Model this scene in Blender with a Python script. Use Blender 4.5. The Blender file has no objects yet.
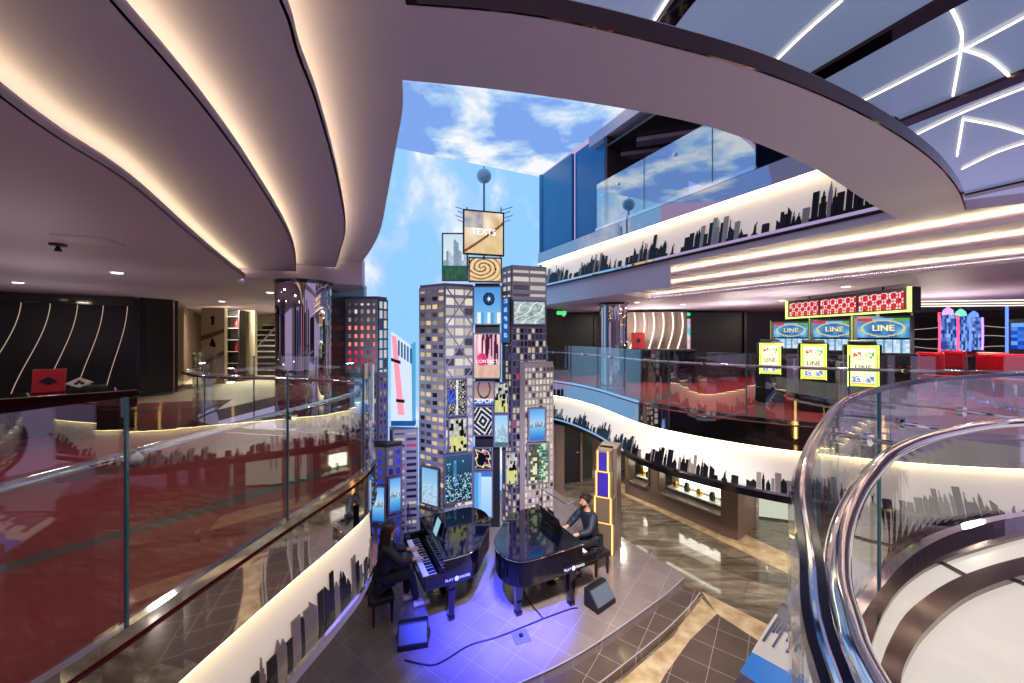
import bpy, bmesh, math, random
from mathutils import Vector, Matrix, noise
R = random.Random(7)
SC = bpy.context.scene
COL = SC.collection
PI = math.pi
F, CX, HY, CZ = 380.0, 512.0, 336.0, 4.8      # focal length in px, principal column, horizon row, eye height
STAGE, MARBLE, MID, SOFFIT, CEIL, LOWC = 0.5, 0.2, 3.4, 6.08, 5.68, 2.2

def gz(px, py, z):
    d = (CZ - z) * F / (py - HY)
    return Vector(((px - CX) / F * d, d, z))
def gd(px, py, d):
    return Vector(((px - CX) / F * d, d, CZ - (py - HY) * d / F))
def lin(v):
    v /= 255.0
    return v / 12.92 if v <= 0.04045 else ((v + 0.055) / 1.055) ** 2.4
def rgb(r, g, b):
    return (lin(r), lin(g), lin(b), 1.0)

# ---------------------------------------------------------------- materials
MATS = {}
def mat(name, col=(.5, .5, .5, 1), rough=.5, metal=0.0, emit=None, es=0.0, spec=.5, coat=0.0):
    m = bpy.data.materials.new(name); m.use_nodes = True
    b = m.node_tree.nodes['Principled BSDF']
    b.inputs['Base Color'].default_value = col
    b.inputs['Roughness'].default_value = rough
    b.inputs['Metallic'].default_value = metal
    b.inputs['Specular IOR Level'].default_value = spec
    b.inputs['Coat Weight'].default_value = coat
    b.inputs['Coat Roughness'].default_value = .04
    if emit:
        b.inputs['Emission Color'].default_value = emit
        b.inputs['Emission Strength'].default_value = es
    MATS[name] = m
    return m
def emis(name, col, s):
    m = bpy.data.materials.new(name); m.use_nodes = True
    nt = m.node_tree; nt.nodes.clear()
    e = nt.nodes.new('ShaderNodeEmission'); o = nt.nodes.new('ShaderNodeOutputMaterial')
    e.inputs[0].default_value = col; e.inputs[1].default_value = s
    nt.links.new(e.outputs[0], o.inputs[0]); MATS[name] = m
    return m
def nodes(m):
    nt = m.node_tree
    return nt, nt.nodes, nt.links, nt.nodes['Principled BSDF']
def ramp(N, stops):
    r = N.new('ShaderNodeValToRGB'); cr = r.color_ramp
    while len(cr.elements) < len(stops): cr.elements.new(.5)
    for e, (p, c) in zip(cr.elements, stops): e.position = p; e.color = c
    return r
def coords(N, L, scale=(1, 1, 1), rot=(0, 0, 0), loc=(0, 0, 0)):
    t = N.new('ShaderNodeTexCoord'); mp = N.new('ShaderNodeMapping')
    mp.inputs['Scale'].default_value = scale; mp.inputs['Rotation'].default_value = rot; mp.inputs['Location'].default_value = loc
    L.new(t.outputs['Object'], mp.inputs[0])
    return mp.outputs[0]

PAINT = mat('ceiling_paint', rgb(198, 184, 208), .55)
PAINT2 = mat('fascia_paint', rgb(205, 200, 214), .5)
LEDW = emis('warm_led', rgb(255, 234, 168), 8.0)
LEDR = emis('warm_led_far', rgb(255, 236, 175), 28.0)
LEDC = emis('cool_led', rgb(255, 240, 205), 2.2)
BAND = mat('backlit_acrylic', rgb(225, 215, 205), .45, emit=rgb(255, 238, 224), es=.26)
CHROME = mat('chrome', rgb(225, 225, 232), .06, 1.0)
MIRROR = mat('mirror_steel', rgb(190, 185, 190), .03, 1.0)
DMIRROR = mat('bronze_mirror', rgb(96, 70, 68), .05, 1.0)
SILH = mat('skyline_metal', rgb(28, 28, 36), .25, .6)
BLACK = mat('black_gloss', rgb(9, 9, 12), .08, 0, coat=.6)
BLACKM = mat('black_matt', rgb(20, 20, 24), .5)
DARKW = mat('dark_wall', rgb(44, 40, 40), .35)
DARKG = mat('dark_green_stone', rgb(46, 48, 44), .3)
CREAM = mat('cream_wall', rgb(196, 186, 160), .5)
BROWN = mat('brown_panel', rgb(118, 98, 86), .3)
BLUEW = mat('blue_panel', rgb(20, 120, 176), .25)
TRIMK = mat('black_trim', rgb(12, 12, 18), .12, .3)
REDL = mat('red_leather', rgb(200, 12, 30), .35)
GREYM = mat('grey_metal', rgb(172, 164, 174), .4, .1)
DGREYM = mat('dark_grey_metal', rgb(112, 104, 118), .4, .1)
WARMM = mat('taupe_metal', rgb(168, 150, 144), .4, .1)
WHITEP = mat('white_plastic', rgb(235, 235, 230), .3)
GOLD = mat('gold', rgb(230, 190, 90), .2, 1.0)
TEXTW = emis('lettering_glow', rgb(240, 240, 255), 1.2)

def glass(name, tint, f0=.04, gain=.8):
    m = bpy.data.materials.new(name); m.use_nodes = True
    nt = m.node_tree; N = nt.nodes; L = nt.links; N.clear()
    o = N.new('ShaderNodeOutputMaterial'); mx = N.new('ShaderNodeMixShader')
    tr = N.new('ShaderNodeBsdfTransparent'); gl = N.new('ShaderNodeBsdfGlossy'); lw = N.new('ShaderNodeLayerWeight')
    tr.inputs[0].default_value = tint; gl.inputs['Roughness'].default_value = .0; gl.inputs[0].default_value = (1, 1, 1, 1)
    lw.inputs[0].default_value = .5
    pw = N.new('ShaderNodeMath'); pw.operation = 'POWER'; pw.inputs[1].default_value = 4.0
    ma = N.new('ShaderNodeMath'); ma.operation = 'MULTIPLY_ADD'; ma.use_clamp = True; ma.inputs[1].default_value = gain; ma.inputs[2].default_value = f0
    L.new(lw.outputs['Facing'], pw.inputs[0]); L.new(pw.outputs[0], ma.inputs[0]); L.new(ma.outputs[0], mx.inputs[0])
    L.new(tr.outputs[0], mx.inputs[1]); L.new(gl.outputs[0], mx.inputs[2]); L.new(mx.outputs[0], o.inputs[0])
    return m
GLASS = glass('balustrade_glass', (.95, .98, .97, 1), .085, .8)
GLASSU = glass('upper_glass', (.75, .88, .97, 1), .45, .55)
GLASSC = glass('clear_glass', (.96, .98, .98, 1), .03, .6)
EDGE = mat('glass_edge', rgb(52, 120, 128), .15)

# striped crimson carpet
CARPET = mat('red_carpet', rgb(150, 4, 18), .8)
nt, N, L, B = nodes(CARPET)
v = coords(N, L, (1, 1, 1), (0, 0, .6))
w = N.new('ShaderNodeTexWave'); w.inputs['Scale'].default_value = .16; w.inputs['Distortion'].default_value = 1.5; w.inputs['Detail'].default_value = 1
L.new(v, w.inputs[0])
r = ramp(N, [(0, rgb(64, 52, 54)), (.012, rgb(60, 44, 48)), (.02, rgb(114, 0, 14)), (1, rgb(132, 3, 20))])
L.new(w.outputs[0], r.inputs[0]); L.new(r.outputs[0], B.inputs['Base Color'])
# stage tiles
def tilemat(name, c1, c2, grout, size, rot, rough):
    m = mat(name, c1, rough, coat=.3)
    nt, N, L, B = nodes(m)
    v = coords(N, L, (1, 1, 1), (0, 0, rot))
    b = N.new('ShaderNodeTexBrick'); b.offset = 0; b.squash = 1
    b.inputs['Scale'].default_value = 1; b.inputs['Brick Width'].default_value = size; b.inputs['Row Height'].default_value = size
    b.inputs['Mortar Size'].default_value = .004; b.inputs['Mortar Smooth'].default_value = .1; b.inputs['Bias'].default_value = 0
    b.inputs['Color1'].default_value = c1; b.inputs['Color2'].default_value = c2; b.inputs['Mortar'].default_value = grout
    L.new(v, b.inputs[0])
    n = N.new('ShaderNodeTexNoise'); n.inputs['Scale'].default_value = 3; n.inputs['Detail'].default_value = 6
    L.new(v, n.inputs[0])
    mx = N.new('ShaderNodeMix'); mx.data_type = 'RGBA'; mx.blend_type = 'MULTIPLY'; mx.inputs[0].default_value = .35
    L.new(b.outputs[0], mx.inputs[6]); L.new(n.outputs[0], mx.inputs[7]); L.new(mx.outputs[2], B.inputs['Base Color'])
    return m
TILE = tilemat('stage_tile', rgb(146, 131, 128), rgb(154, 138, 134), rgb(176, 166, 162), .42, .62, .16)
TILED = tilemat('dark_tile', rgb(98, 82, 76), rgb(104, 88, 80), rgb(176, 160, 148), .42, .62, .16)
# dark veined marble
MARB = mat('veined_marble', rgb(110, 98, 84), .08, coat=.4)
nt, N, L, B = nodes(MARB)
v = coords(N, L, (1, 1, 1), (0, 0, .7)); v2 = coords(N, L, (.55, 2.2, 1), (0, 0, .35))
w = N.new('ShaderNodeTexNoise'); w.inputs['Scale'].default_value = 1.5; w.inputs['Detail'].default_value = 9; w.inputs['Roughness'].default_value = .62; w.inputs['Distortion'].default_value = 1.4
L.new(v2, w.inputs[0])
r = ramp(N, [(.3, rgb(84, 72, 60)), (.48, rgb(120, 106, 90)), (.58, rgb(142, 128, 110)), (.7, rgb(180, 166, 148))])
L.new(w.outputs[0], r.inputs[0])
bk = N.new('ShaderNodeTexBrick'); bk.offset = .5
bk.inputs['Scale'].default_value = 1; bk.inputs['Brick Width'].default_value = 1.2; bk.inputs['Row Height'].default_value = .6; bk.inputs['Mortar Size'].default_value = .004
bk.inputs['Color1'].default_value = (1, 1, 1, 1); bk.inputs['Color2'].default_value = (.6, .6, .6, 1); bk.inputs['Mortar'].default_value = (.4, .4, .4, 1)
L.new(v, bk.inputs[0])
mx = N.new('ShaderNodeMix'); mx.data_type = 'RGBA'; mx.blend_type = 'MULTIPLY'; mx.inputs[0].default_value = 1
L.new(r.outputs[0], mx.inputs[6]); L.new(bk.outputs[0], mx.inputs[7]); L.new(mx.outputs[2], B.inputs['Base Color'])
# beige border stone
BEIGE = mat('beige_stone', rgb(196, 168, 128), .12, coat=.3)
nt, N, L, B = nodes(BEIGE)
n = N.new('ShaderNodeTexNoise'); n.inputs['Scale'].default_value = 5; n.inputs['Detail'].default_value = 8
L.new(coords(N, L), n.inputs[0])
r = ramp(N, [(.3, rgb(168, 138, 100)), (.7, rgb(214, 190, 152))])
L.new(n.outputs[0], r.inputs[0]); L.new(r.outputs[0], B.inputs['Base Color'])
# cloud picture on the LED sky
def skymat(name, strength, scale, stretch, thr, top):
    m = bpy.data.materials.new(name); m.use_nodes = True
    nt = m.node_tree; N = nt.nodes; L = nt.links; N.clear()
    o = N.new('ShaderNodeOutputMaterial'); e = N.new('ShaderNodeEmission'); e.inputs[1].default_value = strength
    v = coords(N, L, stretch)
    n = N.new('ShaderNodeTexNoise'); n.inputs['Scale'].default_value = scale; n.inputs['Detail'].default_value = 9; n.inputs['Roughness'].default_value = .55; n.inputs['Distortion'].default_value = .25
    L.new(v, n.inputs[0])
    r = ramp(N, [(thr, top), (thr + .07, rgb(176, 210, 248)), (thr + .16, rgb(248, 251, 255))])
    L.new(n.outputs[0], r.inputs[0]); L.new(r.outputs[0], e.inputs[0]); L.new(e.outputs[0], o.inputs[0])
    return m
SKYC = skymat('sky_ceiling_screen', .8, .62, (1, 1, 1), .45, rgb(128, 168, 240))
SKYW = skymat('sky_wall_screen', .86, .5, (1, 1, .8), .455, rgb(146, 202, 250))
# pixel screens: colour carried by each LED cell of the mesh
def ledmat(name, s):
    m = bpy.data.materials.new(name); m.use_nodes = True
    nt = m.node_tree; N = nt.nodes; L = nt.links; N.clear()
    o = N.new('ShaderNodeOutputMaterial'); e = N.new('ShaderNodeEmission'); e.inputs[1].default_value = s
    a = N.new('ShaderNodeVertexColor'); a.layer_name = 'Col'
    L.new(a.outputs[0], e.inputs[0]); L.new(e.outputs[0], o.inputs[0])
    return m
PIX = ledmat('led_pixels', .84)
PIXB = ledmat('bright_led_pixels', 1.25)
WIN = ledmat('lit_windows', 1.0)

# ---------------------------------------------------------------- mesh building
class MB:
    def __init__(s): s.v = []; s.f = []; s.c = []; s.hasc = False
    def add(s, vs, fs, col=None):
        o = len(s.v); s.v += [tuple(x) for x in vs]
        for f in fs:
            s.f.append(tuple(i + o for i in f)); s.c.append(col or (0, 0, 0, 1))
        if col: s.hasc = True
        return s
    def quad(s, a, b, c, d, col=None): return s.add([a, b, c, d], [(0, 1, 2, 3)], col)
    def box(s, c, sz, rz=0.0, tilt=None):
        x, y, z = sz[0] / 2, sz[1] / 2, sz[2] / 2
        M = Matrix.Translation(Vector(c)) @ Matrix.Rotation(rz, 4, 'Z')
        if tilt: M = M @ tilt
        vs = [M @ Vector(p) for p in ((-x, -y, -z), (x, -y, -z), (x, y, -z), (-x, y, -z), (-x, -y, z), (x, -y, z), (x, y, z), (-x, y, z))]
        return s.add(vs, [(0, 3, 2, 1), (4, 5, 6, 7), (0, 1, 5, 4), (1, 2, 6, 5), (2, 3, 7, 6), (3, 0, 4, 7)])
    def frustum(s, c0, a0, b0, c1, a1, b1):
        vs = [Vector(c0) + Vector((i * a0 / 2, j * b0 / 2, 0)) for i, j in ((-1, -1), (1, -1), (1, 1), (-1, 1))]
        vs += [Vector(c1) + Vector((i * a1 / 2, j * b1 / 2, 0)) for i, j in ((-1, -1), (1, -1), (1, 1), (-1, 1))]
        return s.add(vs, [(0, 3, 2, 1), (4, 5, 6, 7), (0, 1, 5, 4), (1, 2, 6, 5), (2, 3, 7, 6), (3, 0, 4, 7)])
    def prism(s, poly, z0, z1):
        a = sum(poly[i][0] * poly[(i + 1) % len(poly)][1] - poly[(i + 1) % len(poly)][0] * poly[i][1] for i in range(len(poly)))
        if a < 0: poly = poly[::-1]
        n = len(poly)
        vs = [(p[0], p[1], z0) for p in poly] + [(p[0], p[1], z1) for p in poly]
        fs = [tuple(range(n - 1, -1, -1)), tuple(range(n, 2 * n))] + [(i, (i + 1) % n, n + (i + 1) % n, n + i) for i in range(n)]
        return s.add(vs, fs)
    def plate(s, pts, n, t):            # planar polygon in 3-D given thickness t along n
        n = Vector(n).normalized() * t; k = len(pts)
        vs = [Vector(p) for p in pts] + [Vector(p) + n for p in pts]
        fs = [tuple(range(k - 1, -1, -1)), tuple(range(k, 2 * k))] + [(i, (i + 1) % k, k + (i + 1) % k, k + i) for i in range(k)]
        return s.add(vs, fs)
    def tube(s, pts, r, n=10, closed=False):
        pts = [Vector(p) for p in pts]; m = len(pts); vs = []; fs = []
        rr = r if isinstance(r, (list, tuple)) else [r] * m
        up = None
        for i in range(m):
            a = pts[(i - 1) % m] if closed or i > 0 else pts[0]
            b = pts[(i + 1) % m] if closed or i < m - 1 else pts[-1]
            t = (b - a).normalized()
            if up is None:
                up = Vector((0, 0, 1)) if abs(t.z) < .9 else Vector((1, 0, 0))
            u = (up - t * up.dot(t)).normalized(); w = t.cross(u); up = u
            vs += [pts[i] + (u * math.cos(2 * PI * k / n) + w * math.sin(2 * PI * k / n)) * rr[i] for k in range(n)]
        for i in range(m if closed else m - 1):
            j = (i + 1) % m
            fs += [(i * n + k, i * n + (k + 1) % n, j * n + (k + 1) % n, j * n + k) for k in range(n)]
        if not closed:
            fs += [tuple(range(n - 1, -1, -1)), tuple((m - 1) * n + k for k in range(n))]
        return s.add(vs, fs)
    def lathe(s, c, prof, n=20, axis=None):
        M = Matrix.Translation(Vector(c))
        if axis is not None: M = M @ Vector((0, 0, 1)).rotation_difference(Vector(axis)).to_matrix().to_4x4()
        vs = []; fs = []; m = len(prof)
        for (r, z) in prof:
            vs += [M @ Vector((r * math.cos(2 * PI * k / n), r * math.sin(2 * PI * k / n), z)) for k in range(n)]
        for i in range(m - 1):
            fs += [(i * n + k, i * n + (k + 1) % n, (i + 1) * n + (k + 1) % n, (i + 1) * n + k) for k in range(n)]
        fs += [tuple(range(n - 1, -1, -1)), tuple((m - 1) * n + k for k in range(n))]
        return s.add(vs, fs)
    def ball(s, c, r, n=14, sc=(1, 1, 1)):
        c = Vector(c); vs = []; fs = []; m = n // 2
        for i in range(1, m):
            a = PI * i / m
            vs += [c + Vector((r * sc[0] * math.sin(a) * math.cos(2 * PI * k / n), r * sc[1] * math.sin(a) * math.sin(2 * PI * k / n), r * sc[2] * math.cos(a))) for k in range(n)]
        q = len(vs); vs += [c + Vector((0, 0, r * sc[2])), c - Vector((0, 0, r * sc[2]))]
        for i in range(m - 2):
            fs += [(i * n + k, (i + 1) * n + k, (i + 1) * n + (k + 1) % n, i * n + (k + 1) % n) for k in range(n)]
        fs += [(q, k, (k + 1) % n) for k in range(n)] + [(q + 1, (m - 2) * n + (k + 1) % n, (m - 2) * n + k) for k in range(n)]
        return s.add(vs, fs)
    def sheet(s, rows):                 # grid of points -> surface
        n = len(rows[0]); vs = [p for r in rows for p in r]
        return s.add(vs, [(i * n + k, i * n + k + 1, (i + 1) * n + k + 1, (i + 1) * n + k) for i in range(len(rows) - 1) for k in range(n - 1)])
    def wall(s, path, z0, z1, off0, off1, t):   # ribbon following a plan path, t thick on the deck side
        A = offs(path, off0); Bq = offs(path, off1); C2 = offs(path, off1 - t); D2 = offs(path, off0 - t)
        n = len(path); vs = []
        for i in range(n):
            vs += [(A[i][0], A[i][1], z0), (Bq[i][0], Bq[i][1], z1), (C2[i][0], C2[i][1], z1), (D2[i][0], D2[i][1], z0)]
        fs = []
        for i in range(n - 1):
            a, b = 4 * i, 4 * i + 4
            for k in range(4): fs.append((a + k, b + k, b + (k + 1) % 4, a + (k + 1) % 4))
        fs += [(0, 1, 2, 3), (4 * n - 1, 4 * n - 2, 4 * n - 3, 4 * n - 4)]
        return s.add(vs, fs)

def offs(path, d):                      # shift a plan path towards its right-hand side (the void)
    out = []; n = len(path)
    for i in range(n):
        a = path[max(i - 1, 0)]; b = path[min(i + 1, n - 1)]
        dx, dy = b[0] - a[0], b[1] - a[1]; l = math.hypot(dx, dy) or 1
        out.append((path[i][0] + dy / l * d, path[i][1] - dx / l * d))
    return out
def sm(pts, k=6):                       # Catmull-Rom through the points
    P = [Vector(p) for p in pts]; out = []
    for i in range(len(P) - 1):
        a, b, c, d = P[max(i - 1, 0)], P[i], P[i + 1], P[min(i + 2, len(P) - 1)]
        for j in range(k):
            t = j / k
            out.append(.5 * ((2 * b) + (c - a) * t + (2 * a - 5 * b + 4 * c - d) * t * t + (3 * b - a - 3 * c + d) * t ** 3))
    out.append(P[-1])
    return out
def walk(path, step):                   # resample a 2-D path evenly
    P = [Vector((p[0], p[1])) for p in path]; out = [P[0]]; need = step
    for a, b in zip(P, P[1:]):
        l = (b - a).length; pos = 0
        while l - pos >= need:
            pos += need; out.append(a + (b - a) * (pos / l)); need = step
        need -= l - pos
    return out

def link(name, mb, m, parent=None, smooth=False, bevel=0, fix=False):
    me = bpy.data.meshes.new(name)
    me.from_pydata(mb.v, [], mb.f); me.update()
    if mb.hasc:
        ca = me.color_attributes.new('Col', 'FLOAT_COLOR', 'CORNER')
        k = 0; buf = []
        for p, c in zip(me.polygons, mb.c): buf += list(c) * p.loop_total
        ca.data.foreach_set('color', buf)
    else:
        bm = bmesh.new(); bm.from_mesh(me); bmesh.ops.recalc_face_normals(bm, faces=bm.faces); bm.to_mesh(me); bm.free()
    me.materials.append(m)
    if smooth:
        for p in me.polygons: p.use_smooth = True
        me.set_sharp_from_angle(angle=math.radians(40))
    o = bpy.data.objects.new(name, me); COL.objects.link(o)
    if bevel:
        md = o.modifiers.new('bevel', 'BEVEL'); md.width = bevel; md.segments = 2; md.limit_method = 'ANGLE'
    if parent is not None:
        o.parent = parent
        if fix: o.matrix_parent_inverse = Matrix.LocRotScale(parent.location, parent.rotation_euler, None).inverted()
    return o
def thing(name, label, cat, loc=(0, 0, 0), rz=0, group=None):
    o = bpy.data.objects.new(name, None); COL.objects.link(o); o.empty_display_size = .1
    o.location = loc; o.rotation_euler = (0, 0, rz); tag(o, label, cat, group)
    return o
def tag(o, label, cat, group=None, kind=None):
    o['label'] = label; o['category'] = cat
    if group: o['group'] = group
    if kind: o['kind'] = kind
    return o
def struct(name, mb, m, label, cat, smooth=False):
    o = link(name, mb, m, smooth=smooth); return tag(o, label, cat, kind='structure')
def dup(o, parent=None):
    c = o.copy(); COL.objects.link(c)
    if parent is not None: c.parent = parent
    for ch in list(o.children): dup(ch, c)
    return c
def text(name, s, size, m, parent, loc, xdir, updir, depth=.004, align='CENTER'):
    cu = bpy.data.curves.new(name, 'FONT'); cu.body = s; cu.size = size; cu.extrude = depth; cu.align_x = align; cu.align_y = 'CENTER'
    t = bpy.data.objects.new(name, cu); COL.objects.link(t)
    dg = bpy.context.evaluated_depsgraph_get(); dg.update()
    me = bpy.data.meshes.new_from_object(t.evaluated_get(dg)); bpy.data.objects.remove(t)
    x = Vector(xdir).normalized(); y = Vector(updir); y = (y - x * y.dot(x)).normalized(); z = x.cross(y)
    M = Matrix((x, y, z)).transposed().to_4x4(); M.translation = Vector(loc)
    me.transform(M); me.materials.clear(); me.materials.append(m)
    o = bpy.data.objects.new(name, me); COL.objects.link(o); o.parent = parent
    return o
# ================================================================= camera, world
cam = bpy.data.cameras.new('camera'); cam.sensor_width = 36; cam.lens = F * 36 / 1024; cam.shift_y = -(341.5 - HY) / 1024
cam.clip_start = .02
co = bpy.data.objects.new('camera', cam); COL.objects.link(co); co.location = (0, 0, CZ); co.rotation_euler = (PI / 2, 0, 0)
SC.camera = co
SC.view_settings.view_transform = 'Standard'; SC.view_settings.look = 'None'; SC.view_settings.gamma = 1; SC.view_settings.exposure = 0.32
SC.view_settings.use_curve_mapping = False
SC.cycles.use_denoising = True; SC.cycles.max_bounces = 10; SC.cycles.glossy_bounces = 6; SC.cycles.transparent_max_bounces = 24; SC.cycles.diffuse_bounces = 4
SC.cycles.sample_clamp_indirect = 6; SC.cycles.caustics_reflective = False; SC.cycles.caustics_refractive = False
w = bpy.data.worlds.new('world'); SC.world = w; w.use_nodes = True
w.node_tree.nodes['Background'].inputs[0].default_value = (.62, .49, .80, 1); w.node_tree.nodes['Background'].inputs[1].default_value = .7

# ================================================================= plan paths (x, y)
RIGHT = sm([(.75, 11.75), (1.35, 11.3), (1.85, 10.5), (2.22, 9.5), (2.45, 8.5), (2.72, 7.6), (3.2, 6.9), (3.75, 6.35), (4.3, 5.95), (5.0, 5.6), (5.8, 5.3), (6.9, 5.1), (8.4, 5.0), (10.2, 5.05)], 5)
LEFT = sm([(-2.9, -1.6), (-2.35, -.3), (-1.98, .8), (-1.8, 1.5), (-1.72, 2.1), (-1.62, 2.76), (-1.52, 3.3), (-1.47, 3.8), (-1.58, 4.35), (-1.95, 4.85), (-2.55, 5.15), (-3.4, 5.35), (-4.4, 5.6), (-5.2, 6.2), (-5.6, 7.2)], 5)
UPPER = [Vector((.78, 11.0)), Vector((1.0, 10.56)), Vector((4.16, 4.12))]
UPPER = [UPPER[0]] + [UPPER[1] + (UPPER[2] - UPPER[1]) * (i / 24) for i in range(25)]
NEAR = sm([(.02, -.5), (.1, -.05), (.25, .3), (.37, .48), (.575, .76), (.91, 1.13), (1.45, 1.66), (1.97, 2.04), (2.5, 2.36), (3.1, 2.62), (3.8, 2.82), (4.7, 2.95), (5.6, 2.9)], 6)

# ================================================================= floors
C1 = [(p.x, p.y) for p in [gz(684, 577, STAGE), gz(668, 592, STAGE), gz(652, 604, STAGE), gz(617, 629, STAGE), gz(573, 657, STAGE), gz(518, 683, STAGE), gz(440, 715, STAGE)]]
stage_poly = C1 + [(-1.6, 2.6), (-6, 2.6), (-6, 11.0), (.8, 11.6), (1.6, 9.6), (2.2, 8.4), (2.75, 7.4), (3.02, 6.95)]
fl = struct('floor', MB().prism(stage_poly, MARBLE - .1, STAGE), TILE, 'raised stage floor of grey diagonal tiles with pale joints under the two pianos', 'floor')
C2 = [(p.x, p.y) for p in [gz(700, 592, .35), gz(690, 605, .35), gz(664, 631, .35), gz(617, 669, .35), gz(585, 692, .35), gz(480, 760, .35)]]
st = struct('floor.001', MB().prism(C2 + [(-1.6, 2.0), (-2, 2.6), (.5, 5.2), (2.9, 6.9)], MARBLE - .1, .35), TILED, 'lower brown tiled step curving in front of the piano stage', 'step')
struct('trim_1', MB().tube([(x, y, STAGE - .006) for x, y in sm(C1, 4)], .009, 6), GREYM, 'thin pale nosing along the edge of the piano stage', 'trim')
struct('trim_2', MB().tube([(x, y, .35 - .006) for x, y in sm(C2, 4)], .009, 6), GREYM, 'thin pale nosing along the edge of the lower step', 'trim')
struct('floor.002', MB().prism([(-6, -8), (16, -8), (16, 16), (-6, 16)], MARBLE - .3, MARBLE), MARB, 'dark veined polished marble floor of the lower hall', 'floor')
bor = MB()
e = [gz(700, 597, MARBLE), gz(673, 637, MARBLE), gz(640, 665, MARBLE), gz(600, 700, MARBLE)]
f = [gz(717, 614, MARBLE), gz(690, 640, MARBLE), gz(665, 675, MARBLE), gz(640, 720, MARBLE)]
bor.prism([(p.x, p.y) for p in e + f[::-1]], MARBLE - .02, MARBLE + .006)
bor.prism([(p.x, p.y) for p in [gz(702, 592, MARBLE), gz(717, 614, MARBLE), gz(757, 640, MARBLE), gz(830, 690, MARBLE), gz(850, 670, MARBLE), gz(762, 622, MARBLE)]], MARBLE - .02, MARBLE + .005)
a = [gz(565, 462, MARBLE), gz(628, 497, MARBLE), gz(738, 549, MARBLE), gz(800, 580, MARBLE), gz(800, 560, MARBLE), gz(740, 532, MARBLE), gz(628, 486, MARBLE), gz(565, 452, MARBLE)]
bor.prism([(p.x, p.y) for p in a], MARBLE - .02, MARBLE + .004)
struct('floor.003', bor, BEIGE, 'beige stone border strips around the lower marble floor', 'floor')
struct('floor.004', MB().prism([(p.x, p.y) for p in f + [gz(735, 720, MARBLE), gz(757, 640, MARBLE)]], MARBLE - .02, MARBLE + .003), TILED, 'brown diagonal tile panel inside the beige border at the foot of the steps', 'floor')
rp = [(p.x, p.y) for p in RIGHT]
struct('floor.005', MB().prism(rp + [(22, 5), (22, 15), (.75, 15)], MID - .22, MID), CARPET, 'crimson carpet of the gaming floor behind the right glass rail', 'floor')
lp = [(p.x, p.y) for p in LEFT]
struct('floor.006', MB().prism(lp + [(-6.2, 8.4), (-12, 6.6), (-14, 2), (-14, -1.6)], MID - .22, MID), CARPET, 'crimson carpet with dark stripes behind the left glass rail', 'floor')
struct('floor.007', MB().prism([(-5.6, 7.2), (-6.2, 8.38), (-12, 6.58), (-16, 17), (-5, 17)], MID - .22, MID - .004), CREAM, 'pale polished corridor floor leading to the far stairs', 'floor')
np_ = [(p.x, p.y) for p in NEAR]
LPOLY = np_ + [(7, 2.6), (7, -1.5), (.05, -1.5)]

# ================================================================= ceilings
def layer(name, poly, z0, z1, label, m=PAINT): return struct(name, MB().prism(poly, z0, z1), m, label, 'ceiling')
E1 = sm([(-.95, .0), (-1.55, .8), (-1.87, 1.39), (-2.01, 1.69), (-2.2, 2.2), (-2.73, 3.2), (-3.3, 4.3), (-3.98, 5.67)], 8)
E2 = sm([(-.7, -.3), (-1.03, .6), (-1.2, 1.14), (-1.27, 1.4), (-1.37, 1.72), (-1.59, 2.31), (-2.07, 3.46), (-2.6, 4.55), (-3.38, 5.95)], 8)
E3 = sm([(-.45, -.3), (-.68, .7), (-.78, 1.29), (-.86, 1.54), (-.97, 1.92), (-1.27, 2.78), (-1.75, 4.0), (-2.25, 5.0), (-2.92, 6.3)], 8)
E4 = sm([(-.55, 1.9), (-.62, 2.15), (-.8, 2.61), (-1.15, 3.5), (-1.59, 4.59), (-2.05, 5.55), (-2.59, 6.57)], 8)
t2 = lambda P: [(p.x, p.y) for p in P]
sh = lambda P, d: [(p.x - d, p.y) for p in P]
CL1 = layer('ceiling', t2(E1) + [(-4.5, 6.2), (-3.0, 7.0), (-4.6, 8.6), (-4.8, 17), (-17, 17), (-17, -1), (-3, -1)], CEIL, CEIL + .035, 'lowest mauve ceiling over the left deck, edged by the outermost cove line')
CL2 = layer('ceiling.001', t2(E2) + sh(E1, .5)[::-1], 5.81, 5.845, 'second stepped mauve ceiling layer between the outer and middle cove lines')
CL3 = layer('ceiling.002', t2(E3) + sh(E2, .5)[::-1], 5.94, 5.975, 'third stepped mauve ceiling layer between the middle and inner cove lines')
IN = [(-.55, 1.9), (-.05, 1.98), (.6, 2.13), (1.14, 2.3), (1.66, 2.54), (2.4, 2.96), (3.4, 3.63), (4.15, 4.12)]
OUT = [(-.42, -.4), (-.42, .9), (-.41, 1.47), (.11, 1.53), (.75, 1.70), (1.34, 1.90), (2.12, 2.25), (3.04, 2.76), (3.9, 3.33), (4.6, 3.86)]
IN = t2(sm(IN, 4)); OUT = OUT[:2] + t2(sm(OUT[2:], 5))
ringpoly = OUT + IN[::-1] + t2(E4) + sh(E3, .5)[::-1]
CL4 = layer('ceiling.003', ringpoly, SOFFIT, SOFFIT + .1, 'broad mauve soffit sweeping round the opening below the cloud screens')
layer('ceiling.004', [(-4.02, 5.66), (-2.59, 6.57), (-2.75, 7.1), (-4.6, 8.5), (-5.2, 7.6)], CEIL - .002, SOFFIT + .1, 'mauve end beam above the mirrored column where the left coves stop')
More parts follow.
